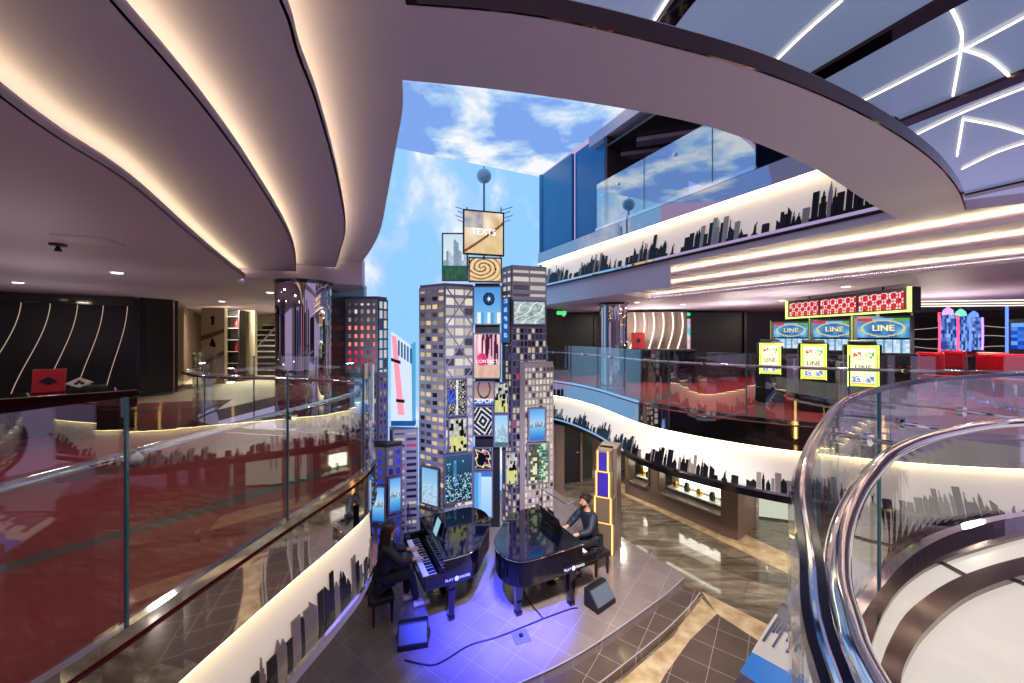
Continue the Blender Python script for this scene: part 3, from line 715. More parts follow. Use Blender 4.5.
def vertext(u, v):
    if .2 < u < .8 and int(v * 10) % 2 and h2(int(u * 6), int(v * 30), 3) > .35: return (150, 200, 250)
    return (28, 92, 176)

def led(mb, p0, U, V, nx, ny, fn, gain=1.0):
    p0, U, V = Vector(p0), Vector(U), Vector(V); vs = [p0 + U * (i / nx) + V * (j / ny) for j in range(ny + 1) for i in range(nx + 1)]
    o = len(mb.v); mb.v += [tuple(p) for p in vs]; mb.hasc = True
    for j in range(ny):
        for i in range(nx):
            a = o + j * (nx + 1) + i; mb.f.append((a, a + 1, a + nx + 2, a + nx + 1))
            c = fn((i + .5) / nx, (j + .5) / ny); mb.c.append((lin(min(255, c[0])) * gain, lin(min(255, c[1])) * gain, lin(min(255, c[2])) * gain, 1))
    return mb
def screen(label, x0, y0, x1, y1, d0, d1, fn, words=None, group=None, deep=.045, fr=None):
    """video screen whose lower edge runs from (x0,y1,d0) to (x1,y1,d1)"""
    d0 -= .06; d1 -= .06; a, b = gd(x0, y1, d0), gd(x1, y1, d1); b.z = a.z
    top = CZ - (y0 - HY) * d0 / F; U = b - a; hgt = top - a.z
    n = Vector((U.y, -U.x, 0)).normalized()
    if n.y > 0: n = -n
    t = thing('mounted_screen', label, 'screen', tuple((a + b) / 2 - n * 0), 0, group); c = Vector(t.location)
    al, bl = a - c, b - c; V = Vector((0, 0, hgt)); e = .03
    rz = math.atan2(U.y, U.x)
    link('casing', MB().box(-n * (deep / 2 + .004) + V / 2, (U.length, deep, hgt), rz), BLACKM, t)
    f_ = MB(); u = U.normalized()
    for s in (-1, 1): f_.box(u * s * (U.length / 2 - e / 2) + V / 2 + n * .004, (e, .03, hgt), rz)
    for z in (e / 2, hgt - e / 2): f_.box(Vector((0, 0, z)) + n * .004, (U.length - 2 * e, .03, e), rz)
    link('bezel', f_, fr or DGREYM, t)
    nx = max(8, int(abs(x1 - x0) * 1.25)); ny = max(8, int(abs(y1 - y0) * 1.1))
    link('display', led(MB(), al + u * e + Vector((0, 0, e)) + n * .002, u * (U.length - 2 * e), Vector((0, 0, hgt - 2 * e)), nx, ny, fn), PIX, t)
    if words:
        for s, kx, kz, size in words: text('screen_lettering', s, size, TEXTW, t, u * (kx - .5) * U.length + Vector((0, 0, kz * hgt)) + n * .006, u, (0, 0, 1), .002)
    return t

# ================================================================= model towers
def winc(style, i, j, s):
    k = h2(i, j, s)
    if style == 'warm': return mixc((70, 62, 72), (255, 226, 170), k * 1.4 - .3) if k > .12 else (38, 34, 46)
    if style == 'pale': return mixc((150, 140, 140), (255, 246, 232), .3 + .7 * k) if k > .18 else (84, 76, 90)
    if style == 'red': return (232, 40, 62) if j < 3 and k > .15 else ((250, 132, 110) if 2 < j < 6 and k > .25 else mixc((70, 60, 66), (235, 222, 205), k))
    if style == 'dark': return mixc((22, 20, 40), (110, 100, 140), k) if k < .7 else ((214, 196, 170) if k < .965 else (200, 70, 110))
    if style == 'blue': return mixc((20, 22, 60), (70, 74, 240), k) if k > .35 else (150, 150, 170)
    return (30, 28, 40)
def facade(t, a, b, z0, z1, cols, rows, m, style, seed, n, fx=.28, fz=.4, brace=False, gain=.68):
    """one face: lit window cells behind a projecting grid"""
    a, b = Vector((a[0], a[1])), Vector((b[0], b[1])); u3 = Vector((b.x - a.x, b.y - a.y, 0)); Wd = u3.length; u = u3 / Wd
    nn = Vector((u.y, -u.x, 0)); nn = nn if nn.dot(n) > 0 else -nn; rz = math.atan2(u.y, u.x)
    cw, rh = Wd / cols, (z1 - z0) / rows; A3 = Vector((a.x, a.y, 0))
    wn = MB()
    led(wn, A3 + Vector((0, 0, z0)) + nn * .004, u * Wd, Vector((0, 0, z1 - z0)), cols, rows, lambda x, y: winc(style, int(x * cols), int(y * rows), seed), gain)
    link('lit_window', wn, WIN, t, fix=True)
    g = MB()
    for i in range(cols + 1):
        w_ = cw * fx * (1.0 if 0 < i < cols else .8)
        g.box(A3 + u * min(max(i * cw, w_ / 2), Wd - w_ / 2) + Vector((0, 0, (z0 + z1) / 2)) + nn * .012, (w_, .03, z1 - z0), rz)
    for j in range(rows + 1):
        h_ = rh * fz; zc = min(max(z0 + j * rh, z0 + h_ / 2), z1 - h_ / 2)
        g.box(A3 + u * Wd / 2 + Vector((0, 0, zc)) + nn * .014, (Wd, .034, h_), rz)
    if brace:
        for j in range(0, rows - 3, 4):
            for s in (0, 1):
                p = A3 + u * (Wd * s) + Vector((0, 0, z0 + j * rh)) + nn * .03; q = A3 + u * (Wd * (1 - s)) + Vector((0, 0, z0 + (j + 4) * rh)) + nn * .03
                g.tube([p, q], .016, 4)
    link('facade_grid', g, m, t, fix=True)
def tower(name, label, pts, ztop, depth, m, faces, zb=STAGE):
    """pts = visible plan corners left to right; body closed behind"""
    P = [Vector((p[0], p[1])) for p in pts]; mid = (P[0] + P[-1]) / 2
    t = thing(name, label, 'model tower', (mid.x, mid.y, zb))
    back = [(p.x * (1 + depth / p.y), p.y + depth) for p in (P[-1], P[0])]
    link('body', MB().prism([(p.x, p.y) for p in P] + back, zb, ztop), m if m is not GREYM else DGREYM, t, fix=True)
    for (i, cols, z0, z1, rows, mm, style, seed, kw) in faces:
        facade(t, P[i], P[i + 1], z0, z1, cols, rows, mm, style, seed, Vector((0, -1, 0)), **kw)
    return t
def pd(px, d): return ((px - CX) / F * d, d)
def zt(y, d): return CZ - (y - HY) * d / F
# tall grey lattice tower
D = 8.2
T1 = tower('lattice_tower', 'tall grey lattice model tower left of the stacked screens', [pd(420, 8.6), pd(445, D), pd(473, 8.45)], zt(283, D), .5, GREYM,
      [(0, 4, STAGE + .1, zt(285, D) - .02, 30, GREYM, 'warm', 1, dict(fx=.16, fz=.46)), (1, 3, STAGE + .1, zt(285, D) - .02, 24, GREYM, 'pale', 2, dict(fx=.10, fz=.30, brace=True))])
# screen spine
tower('screen_core_tower', 'slim dark core tower carrying the central column of screens', [pd(475, 8.55), pd(500, 8.55)], zt(283, 8.5), .3, BLACKM, [])
# right tower: pale top, dark middle
D = 8.45
tower('office_tower', 'tall dark model tower with pale banded top right of the screen column', [pd(503, 8.75), pd(512, D), pd(546, 8.7)], zt(265, D), .4, GREYM,
      [(0, 2, zt(345, D), zt(266, D), 9, GREYM, 'pale', 5, dict(fx=.2, fz=.5)), (1, 2, zt(300, D), zt(266, D), 4, GREYM, 'pale', 6, dict(fx=.06, fz=.45)),
       (0, 3, STAGE + .05, zt(327, D), 30, DGREYM, 'dark', 7, dict(fx=.16, fz=.24)), (1, 9, STAGE + .05, zt(327, D), 30, DGREYM, 'dark', 8, dict(fx=.2, fz=.22))])
D = 8.0
tower('apartment_tower', 'shorter taupe model tower standing in front of the dark one on the right', [pd(520, 8.1), pd(524, D), pd(553, 8.25)], zt(363, D), .3, WARMM,
      [(1, 8, STAGE + .05, zt(366, D), 26, WARMM, 'pale', 9, dict(fx=.2, fz=.3))])
# left cluster
D = 7.75
tower('red_window_tower', 'grey model tower with rows of red lit windows behind the left glass rail', [pd(341, 7.85), pd(378, 7.8), pd(387, 8.05)], zt(296, D), .25, GREYM,
      [(0, 6, zt(373, D), zt(299, D), 9, GREYM, 'red', 12, dict(fx=.5, fz=.5, gain=.9)), (1, 2, zt(480, D), zt(299, D), 18, BLUEW, 'pale', 13, dict(fx=.15, fz=.2, gain=.6))])
D = 7.5
tower('dark_office_tower', 'dark model tower with scattered lights below the red windows', [pd(350, 7.5), pd(378, 7.45), pd(387, 7.6)], zt(373, D), .12, DGREYM,
      [(0, 5, STAGE + .1, zt(375, D), 24, DGREYM, 'dark', 15, dict(fx=.4, fz=.4)), (1, 2, STAGE + .1, zt(375, D), 24, DGREYM, 'blue', 16, dict(fx=.4, fz=.4))])
D = 7.95
tower('banded_tower', 'low grey banded model tower just left of the tall lattice tower', [pd(389.5, 8.15), pd(393, D), pd(418, 8.05)], zt(431, D), .2, GREYM,
      [(1, 2, STAGE + .05, zt(430, D), 17, GREYM, 'dark', 18, dict(fx=.16, fz=.52))])
D = 7.15
tower('square_window_tower', 'small dark model block with rows of framed square windows beside the seated woman', [pd(366, 7.15), pd(386, 7.05), pd(402, 7.2)], zt(443, D), .12, BLACKM,
      [(0, 2, STAGE + .02, zt(446, D), 12, DGREYM, 'blue', 20, dict(fx=.36, fz=.34)), (1, 2, STAGE + .02, zt(446, D), 12, DGREYM, 'blue', 21, dict(fx=.36, fz=.34))])
D = 7.6
tower('arcade_tower', 'small model tower with lit cells behind the curved end of the left rail', [pd(322, 6.9), pd(351, 6.8)], zt(410, 6.9), .3, DGREYM,
      [(0, 6, STAGE + .1, zt(412, 6.9), 18, GREYM, 'dark', 24, dict(fx=.35, fz=.35))])
# slanted billboard building
t = thing('billboard_tower', 'leaning white model billboard block with pink stripe, left of the lattice tower', 'model tower', tuple(Vector(gd(400, 425, 8.3))))
def slat(m, nm, xs, dd, y_off=0, push=0.0):
    P = [gd(x, y, dd - push) for x, y in xs]; link(nm, MB().plate(P, (0, 1, 0), .14 - push * .5), m, t, fix=True)
WB = emis('billboard_glow', rgb(214, 228, 250), .85); PB = emis('pink_glow', rgb(246, 150, 172), .95); LB = emis('blue_glow', rgb(90, 180, 235), .7)
slat(WB, 'panel', [(391, 421), (391, 332), (411, 347), (412, 421)], 8.3)
slat(PB, 'pink_stripe', [(391.5, 335), (396, 337), (404, 415), (398, 415)], 8.3, push=.03)
slat(BLACKM, 'crossbar', [(391, 358), (400, 361), (400, 364), (391, 361)], 8.3, push=.05)
link('crossbar', MB().plate([gd(396, 399, 8.25), gd(404, 400, 8.25), gd(404, 403, 8.25), gd(396, 402, 8.25)], (0, 1, 0), .2), BLACKM, t, fix=True)
slat(LB, 'edge_light', [(410.5, 345), (414, 342), (414, 421), (411, 421)], 8.32)
for i in range(5): slat(BLUEW, 'fin', [(398 + 3 * i, 340 + 2 * i), (399.3 + 3 * i, 341 + 2 * i), (399.3 + 3 * i, 356 + 2 * i), (398 + 3 * i, 355 + 2 * i)], 8.3, push=.04)
link('base_beam', MB().plate([gd(391, 421, 8.28), gd(414, 421, 8.28), gd(414, 426, 8.28), gd(391, 426, 8.28)], (0, 1, 0), .16), BLUEW, t, fix=True)
# antenna with ball
B0 = gd(484, 250, 8.9)
t = thing('rooftop_antenna', 'mast with a pale blue ball and side aerials above the top screens', 'antenna', tuple(B0))
bt = gd(484, 176, 8.9)
link('mast', MB().tube([(0, 0, -.6), (0, 0, bt.z - B0.z - .1)], .022, 8), BLUEW, t)
link('ball', MB().ball((0, 0, bt.z - B0.z), .17, 20), mat('pale_blue_ball', rgb(150, 200, 226), .5), t, smooth=True)
link('tip', MB().lathe((0, 0, bt.z - B0.z + .17), [(.02, 0), (.01, .06)], 8), BLUEW, t)
for s in (-1, 1):
    for k in range(4): link('aerial', MB().tube([(s * .38, 0, .62 + k * .1), (s * (.62 + .05 * (k % 2)), 0, .68 + k * .1 + .03)], .009, 5), BLUEW, t)
    link('aerial_post', MB().tube([(s * .38, 0, -.5), (s * .40, 0, 1.0)], .014, 6), BLUEW, t)
link('frame', MB().box((0, .02, .3), (.8, .04, .05)).box((0, .02, -.4), (.8, .04, .05)), BLUEW, t)

S = screen
S('upper left screen of a pale daytime city above the lattice tower', 442, 233, 468, 281, 8.35, 8.35, manhattan)
S('largest top screen with beige draped fabric and white letters', 463, 209, 504, 254, 8.2, 8.45, fabric, [('TEXTS', .5, .52, .19)], fr=BLACKM)
S('beige rose close-up screen under the largest top screen', 468.5, 257, 502, 282, 8.42, 8.5, rose)
S('blue screen with a dark round dial below the rose screen', 473, 286, 502, 325, 8.4, 8.4, clock)
S('bright pink clothing screen in the middle of the central column', 473, 333, 501, 379, 8.4, 8.4, clothes, [('CONTACT', .5, .38, .1)])
S('screen with white outlined lettering below the clothing screen', 473, 381, 495, 405, 8.4, 8.4, signp, [('DEPOP', .46, .16, .14)])
S('neon nested squares screen in the central column', 473, 406, 493, 436, 8.4, 8.4, neon)
S('dark screen with a wavy yellow neon frame', 473, 447, 493, 470, 8.4, 8.4, neonframe)
S('tall pale blue screen at the foot of the central column', 473, 471, 493, 518, 8.4, 8.4, bluepanel)
S('black and white street grid screen with a blue patch on the lattice tower', 447, 379, 467, 417, 8.18, 8.33, streets)
S('beige and black street map screen under the blue-patched one', 448, 418, 468, 453.5, 8.18, 8.33, mapbw)
S('dark blue night city screen at the foot of the lattice tower', 444, 455, 473, 505, 8.1, 8.32, night)
S('icy blue city screen on the left face of the lattice tower', 421, 465, 439, 503, 8.3, 8.05, icecity)
S('beige map screen right of the central column', 493.5, 382, 509, 413.5, 8.5, 8.5, lambda u, v: mapbw(u, v, 3))
S('light blue tall city screen directly below a beige map', 493.5, 414, 509, 447, 8.5, 8.5, city_day)
S('bay and skyline screen on the taupe tower', 528, 408, 546, 442, 7.9, 8.0, bay)
S('olive and mint street map screen under the bay screen of the taupe tower', 527, 443, 549, 485, 7.9, 8.0, mapgreen)
S('small grey green map screen low on the dark tower', 505, 452, 518.5, 485, 8.4, 8.43, lambda u, v: mapbw(u, v, 6))
S('aerial city photograph screen near the top of the dark tower', 512.5, 300, 546, 325, 8.38, 8.62, aerial)
S('narrow vertical blue lettering screen on the edge of the dark tower', 502, 298, 509.5, 343, 8.65, 8.4, vertext)
S('bay view screen on the dark tower below the red windows', 353, 377, 372, 415, 7.4, 7.4, bay)
S('bay view screen facing the viewer on the small square-window block', 371, 485, 386, 522, 7.04, 7.0, bay)
S('bay view screen on the angled face of the small square-window block', 388, 478, 402, 514, 7.0, 7.14, lambda u, v: bay(u * .8 + .3, v))

# ================================================================= LED pillar
LP_ = gz(603, 553, STAGE)
t = thing('deco_pillar', 'stepped brown pillar outlined in glowing orange behind the seated man', 'pillar', (LP_.x, LP_.y, STAGE), -.45)
ztp = zt(451, LP_.y) - STAGE
secs = [(.43, 0, .30), (.37, .30, .55), (.31, .55, .80), (.26, .80, 1.0)]
for w_, k0, k1 in secs: link('tier', MB().box((0, .2, (k0 + k1) / 2 * ztp), (w_ + .03, .42, (k1 - k0) * ztp)), BROWN, t, bevel=.01)
link('side_column', MB().box((.03, .50, ztp / 2), (.38, .5, ztp)), BROWN, t, bevel=.01)
VIO = mat('violet_glass', rgb(50, 36, 120), .15, emit=rgb(70, 50, 200), es=.35)
for i, (w_, k0, k1) in enumerate(secs): link('panel', MB().box((0, -.02, (k0 + k1) / 2 * ztp), (w_ - .1, .02, (k1 - k0) * ztp - .06)), [BROWN, BROWN, VIO, VIO][i], t)
ORG = emis('orange_neon', rgb(255, 176, 90), 3.0)
for s in (-1, 1):
    P = []
    for w_, k0, k1 in secs: P += [(s * (w_ / 2 - .03), -.03, k0 * ztp + .02), (s * (w_ / 2 - .03), -.03, k1 * ztp)]
    link('neon_outline', MB().tube(P, .013, 6), ORG, t)
for w_, k0, k1 in secs[:-1]: link('neon_outline', MB().tube([(-w_ / 2 + .06, -.03, k1 * ztp), (w_ / 2 - .06, -.03, k1 * ztp)], .007, 6), ORG, t)
# ================================================================= lower hall under the right deck
W0, W1 = gz(625, 493, MARBLE), gz(738, 541, MARBLE); W2 = gz(757, 526, MARBLE)
struct('wall_lower', MB().prism([(.8, 11.75), (2.6, 12.3), (2.6, 12.5), (.7, 11.95)], MARBLE, LOWC), DARKG, 'dark stone wall of the lower hall beyond the taupe tower', 'wall')
struct('wall_lower.001', MB().prism([(2.0, 13.0), (14, 13.0), (14, 13.2), (2.0, 13.2)], MARBLE, LOWC), BROWN, 'brown rear wall of the lower hall', 'wall')
dU = (W1 - W0).normalized(); dN = Vector((-dU.y, dU.x, 0)); dN = dN if dN.y > 0 else -dN
wlen = (W1 - W0).length; rzw = math.atan2(dU.y, dU.x)
def onW(s, z, off=0): p = W0 + dU * s + dN * off; return Vector((p.x, p.y, z))
holes = [(.12, .82), (1.12, wlen - .28)]
mb = MB(); edges = [0] + [x for h in holes for x in h] + [wlen]
for s0, s1 in zip(edges[::2], edges[1::2]): mb.box(onW((s0 + s1) / 2, (MARBLE + LOWC) / 2, .15), (s1 - s0, .3, LOWC - MARBLE), rzw)
for s0, s1 in holes:
    mb.box(onW((s0 + s1) / 2, MARBLE + .2, .15), (s1 - s0, .3, .4), rzw); mb.box(onW((s0 + s1) / 2, 2.0, .15), (s1 - s0, .3, .4), rzw)
struct('wall_lower.002', mb, BROWN, 'brown shopfront wall of the lower hall with two display windows', 'wall')
struct('wall_lower.003', MB().prism([(W1.x, W1.y), (W2.x, W2.y), (W2.x - .2, W2.y + .2), (W1.x - .25, W1.y + .25)], MARBLE, LOWC), BROWN, 'brown return wall at the end of the shopfront', 'wall')
SHOPL = emis('shop_glow', rgb(255, 248, 226), 4.5)
for i, (s0, s1) in enumerate(holes):
    c_ = onW((s0 + s1) / 2, MARBLE, 0); w_ = s1 - s0
    t = thing('display_window', ['narrow lit shop display window farther along the brown shopfront', 'wide lit shop display window with rounded frame nearer the corner'][i], 'shop window', tuple(c_), rzw)
    z0, z1 = .4, 1.6; r_ = .16; P = []
    for cx_, cz_, a0 in ((w_ / 2 - r_, z1 - r_, 0), (-w_ / 2 + r_, z1 - r_, 90), (-w_ / 2 + r_, z0 + r_, 180), (w_ / 2 - r_, z0 + r_, 270)):
        P += [(cx_ + r_ * math.cos(math.radians(a0 + k * 15)), -.015, cz_ + r_ * math.sin(math.radians(a0 + k * 15))) for k in range(7)]
    link('window_frame', MB().tube(P, .03, 6, True), BROWN, t)
    link('window_pane', MB().box((0, .02, 1.0), (w_, .01, 1.2)), GLASSC, t)
    link('back_panel', MB().box((0, .62, 1.0), (w_, .03, 1.3)), CREAM, t)
    for z in (.50, 1.08): link('shelf', MB().box((0, .45, z), (w_ - .1, .3, .02)), WHITEP, t)
    link('light_box', MB().box((-w_ * .05, .585, .80), (w_ * .62, .03, .42)), SHOPL, t)
    link('light_tube', MB().box((0, .3, 1.56), (w_ - .1, .06, .03)), SHOPL, t)
    rr = random.Random(i)
    for k in range(5 + 4 * i):
        x = -w_ / 2 + .12 + (w_ - .24) * (k + .5) / (5 + 4 * i); h_ = rr.uniform(.1, .24); z = (.512, 1.092)[k % 2]
        o = link('gift_box', MB().box((0, 0, h_ / 2), (.1, .1, h_)).box((0, 0, h_ + .012), (.06, .06, .024)), [GOLD, WHITEP, BLACKM, CREAM][k % 4])
        o.location = onW((s0 + s1) / 2 + x, z + MARBLE + .002, .45); o.rotation_euler = (0, 0, rzw)
        tag(o, ('first', 'second', 'third')[k // 4] + (' gold', ' white', ' black', ' cream')[k % 4] + ' box from the left on the shelves of the ' + ('narrow' if i == 0 else 'wide') + ' lit shop window', 'box', 'goods in the ' + ('narrow' if i == 0 else 'wide') + ' shop window')
t = thing('glazed_door', 'bright glazed door at the far right end of the lower hall', 'door', tuple(gz(785, 530, MARBLE)), -.3)
link('door_leaf', MB().box((0, 0, 1.0), (1.1, .04, 1.9)), GLASSC, t)
link('door_frame', MB().box((-.58, 0, 1.0), (.06, .08, 2.0)).box((.58, 0, 1.0), (.06, .08, 2.0)).box((0, 0, 1.98), (1.2, .08, .05)), CHROME, t)
link('lit_backing', MB().box((0, .5, 1.0), (1.2, .03, 1.9)), emis('vestibule_glow', rgb(225, 228, 205), .7), t)
link('door_handle', MB().tube([(-.4, -.06, .7), (-.4, -.06, 1.3)], .015, 8), CHROME, t, smooth=True)
t = thing('panelled_door', 'dark recessed door under the far end of the right deck', 'door', (1.75, 11.9, MARBLE), .28)
link('door_leaf', MB().box((0, 0, .95), (.8, .06, 1.9)), BLACKM, t); link('door_frame', MB().box((-.43, -.03, .97), (.07, .1, 1.94)).box((.43, -.03, .97), (.07, .1, 1.94)), BROWN, t)
link('door_handle', MB().box((.3, -.06, .95), (.1, .05, .03)), CHROME, t)
t = link('wall_cladding', MB().box((0, 0, (LOWC - MARBLE) / 2), (.35, .3, LOWC - MARBLE)).box((0, 0, .06), (.4, .35, .12)), BROWN)
t.location = (1.35, 11.2, MARBLE); tag(t, 'brown clad post just right of the taupe model tower, under the deck', 'post')

# ================================================================= right gaming deck
struct('wall_gaming', MB().prism([(2.0, 14.2), (13.6, 14.2), (13.6, 14.4), (2.0, 14.4)], MID, CEIL), DARKW, 'dark rear wall of the gaming deck', 'wall')
struct('wall_gaming.001', MB().prism([(.95, 11.75), (1.75, 13.2), (1.6, 13.3), (.8, 11.85)], MID, CEIL), DARKG, 'dark stone wall at the far left end of the gaming deck', 'wall')
struct('wall_gaming.002', MB().prism([(14.5, 15), (22, 9), (22.2, 9.2), (14.7, 15.2)], MID, CEIL), DARKW, 'dark wall at the far right end of the gaming deck', 'wall')
struct('door_1', MB().box((2.35, 13.6, MID + 1.05), (1.1, .08, 2.1)).box((2.95, 13.58, MID + 1.05), (.06, .12, 2.14)), BLACKM, 'black door at the far left end of the gaming deck', 'door')
struct('door_2', MB().box((6.7, 13.0, MID + 1.1), (2.6, .12, 2.2)).box((7.9, 12.9, MID + 1.1), (.08, .1, 2.24)), BLACKM, 'wide dark panel door between the poster screen and the slot machines', 'door')
def mirror_column(label, x, y, r):
    t = thing('mirrored_column', label, 'column', (x, y, MID))
    link('shaft', MB().lathe((0, 0, 0), [(r, .02), (r, CEIL - MID - .04)], 32), MIRROR, t, smooth=True)
    link('base_ring', MB().lathe((0, 0, 0), [(r + .02, 0), (r + .02, .08)], 32), CHROME, t, smooth=True)
    link('top_ring', MB().lathe((0, 0, 0), [(r + .025, CEIL - MID - .06), (r + .025, CEIL - MID - .006)], 32), BLACK, t, smooth=True)
    for k in range(4):
        a_ = k * PI / 2 + .5; link('joint', MB().box((math.cos(a_) * r, math.sin(a_) * r, 1.1), (.012, .012, 2.15), a_), DMIRROR, t)
mirror_column('mirrored round column at the far end of the gaming deck', 2.71, 10.15, .36)
mirror_column('large mirrored round column beneath the end of the left coves', -3.36, 6.15, .40)
# wave wall
def wave_panel(label, loc, rz, w_, h_, xs, back, glow_, amp, rad):
    t = thing('wave_panel', label, 'wall panel', loc, rz)
    link('backing', MB().box((0, .03, h_ / 2), (w_, .06, h_)), back, t)
    for x in xs:
        P = [(x + amp * math.sin(1.2 + 4.2 * k / 16) , -.03, h_ * k / 16 * .985 + .01) for k in range(17)]
        link('wave_rib', MB().tube([(p[0] + .05 * (w_ > 0), .0, p[2]) for p in P], rad * 2.6, 6), back, t)
        link('wave_light', MB().tube(P, rad, 6), glow_, t)
WGL = emis('wave_glow', rgb(250, 232, 205), 1.6); WGD = emis('wave_glow_dim', rgb(214, 190, 170), .55)
wave_panel('taupe wave panel with bright flowing light lines on the gaming deck', (4.75, 12.6, MID), -.15, 2.0, 2.2, [-.8, -.5, -.2, .1, .4, .7], mat('taupe_panel', rgb(120, 104, 98), .5), WGL, -.16, .022)
screen('bright poster screen in pink and turquoise beside the wave panel', 678, 318, 691, 358, 12.93, 12.93, lambda u, v: (86, 204, 222) if abs(v - .68 + .05 * math.sin(7 * u)) < .1 else ((96, 58, 74) if u < .35 and .3 < v < .55 else mixc((246, 206, 214), (226, 236, 170) if .45 < v < .6 else (196, 160, 210), ns(u * 3, v * 6))))
t = thing('exit_sign', 'small green lit exit sign hanging from the ceiling at the far end', 'sign', (1.55, 11.9, CEIL))
link('lightbox', MB().box((0, 0, -.16), (.3, .05, .11)), emis('exit_green', rgb(70, 230, 110), 1.1), t); link('hanger', MB().tube([(0, 0, -.11), (0, 0, 0)], .008, 6), BLACKM, t)
t = thing('exit_sign', 'tiny green lit exit sign above the poster screen', 'sign', (5.75, 12.6, CEIL))
link('lightbox', MB().box((0, 0, -.16), (.3, .05, .1)), MATS['exit_green'], t); link('hanger', MB().tube([(0, 0, -.11), (0, 0, 0)], .008, 6), BLACKM, t)

# slot machines
GREENG = emis('lime_neon', rgb(206, 240, 110), 2.2)
def reels(u, v):
    if v < .46:
        k = h2(int(u * 12), int(v * 14)); return mixc((150, 190, 226), (226, 238, 248), k) if int(u * 24) % 4 else (110, 150, 196)
    if v < .49: return (20, 26, 40)
    if abs((u - .5) ** 2 * 5.2 + (v - .74) ** 2 * 22 - .86) < .12: return (228, 206, 130)
    if v > .92: return (214, 60, 70) if u < .3 else ((96, 170, 80) if u > .7 else (120, 190, 230))
    return mixc((24, 84, 150), (120, 196, 236), ns(u * 6, v * 6, 8) * 1.3)
def attract(u, v):
    if u < .06 or u > .94 or v < .04 or v > .96: return (244, 240, 90)
    if .7 < v < .86 and .14 < u < .42: return (210, 70, 60) if h2(int(u * 16), int(v * 24)) > .35 else (246, 240, 196)
    if .7 < v < .86 and .58 < u < .88: return (80, 170, 90) if h2(int(u * 16), int(v * 24)) > .35 else (246, 240, 196)
    if .1 < v < .24 and (.12 < u < .42 or .56 < u < .88): return (110, 130, 220) if h2(int(u * 18), int(v * 26)) > .4 else (246, 240, 196)
    if v < .08: return (240, 170, 90)
    return (250, 246, 204)
def pattern(u, v):
    a_ = math.sin(u * 60) * math.sin(v * 20); b_ = math.sin(u * 31 + 1) * math.cos(v * 10)
    if a_ * b_ > .06: return (252, 226, 216)
    if b_ < -.35: return (150, 30, 60)
    return (226, 62, 50) if v < .4 else (214, 40, 66)
GT = mat('gold_lettering', rgb(250, 214, 120), .3, emit=rgb(250, 214, 120), es=.6); DT = mat('dark_lettering', rgb(74, 60, 30), .6)
def slot(label, x, y, rz):
    t = thing('slot_machine', label, 'slot machine', (x, y, MID), rz, 'slot machines under the red patterned sign')
    link('cabinet', MB().box((0, .3, .55), (.78, .6, 1.1)).box((0, .38, 1.25), (.8, .3, .98)), BLACKM, t, bevel=.02)
    link('button_deck', MB().box((0, -.12, .82), (.74, .34, .08), 0, Matrix.Rotation(.15, 4, 'X')), BLACK, t, bevel=.02)
    for k in range(5): link('button', MB().lathe((-.24 + .12 * k, -.14, .87), [(.03, 0), (.03, .02)], 10), REDL, t)
    P0 = Vector((-.35, .215, 1.02)); link('screen', led(MB(), P0, (.7, 0, 0), (0, 0, .70), 40, 40, reels), PIX, t)
    link('screen_frame', MB().box((-.375, .2, 1.37), (.04, .06, .76)).box((.375, .2, 1.37), (.04, .06, .76)).box((0, .2, 1.74), (.79, .06, .04)).box((0, .2, .99), (.79, .06, .04)), DGREYM, t)
    text('lettering', 'LINE', .15, GT, t, (0, .2, 1.54), (1, 0, 0), (0, 0, 1), .012)
    link('side_glow', MB().box((-.405, .3, 1.4), (.012, .05, .8)).box((.405, .3, 1.4), (.012, .05, .8)), mat('lime_trim', rgb(120, 150, 60), .4, emit=rgb(150, 190, 60), es=.4) if 'lime_trim' not in MATS else MATS['lime_trim'], t)
    return t
SL = [(792, 9.2, 'slot machine at the left end of the row under the red patterned sign'), (836.5, 7.9, 'middle slot machine of the three under the red patterned sign'), (887, 6.65, 'nearest slot machine of the three under the red patterned sign')]
for px, d, lb in SL: slot(lb, (px - CX) / F * d, d, -.52)
a_, b_ = gd(787, 309, 9.0), gd(910, 303, 6.3); dv = b_ - a_; c_ = (a_ + b_) / 2; rzs = math.atan2(dv.y, dv.x); Ls = math.hypot(dv.x, dv.y)
t = thing('overhead_sign', 'long red patterned lightbox sign with lime neon edge above the slot machines', 'sign', (c_.x, c_.y, 5.2), rzs)
link('box', MB().box((0, .1, .21), (Ls, .18, .42)), BLACKM, t)
for k in range(3):
    x0 = -Ls / 2 + .06 + k * (Ls - .12) / 3; link('picture_panel', led(MB(), (x0 + .02, .0, .06), ((Ls - .12) / 3 - .05, 0, 0), (0, 0, .3), 60, 18, pattern), PIX, t)
link('neon_edge', MB().box((0, -.01, .02), (Ls, .04, .03)).box((-Ls / 2, -.01, .21), (.03, .04, .42)).box((Ls / 2, -.01, .21), (.04, .04, .42)), GREENG, t)
for x in (-Ls * .3, Ls * .3): link('hanger', MB().tube([(x, .1, .4), (x, .1, CEIL - 5.2)], .015, 6), BLACKM, t)
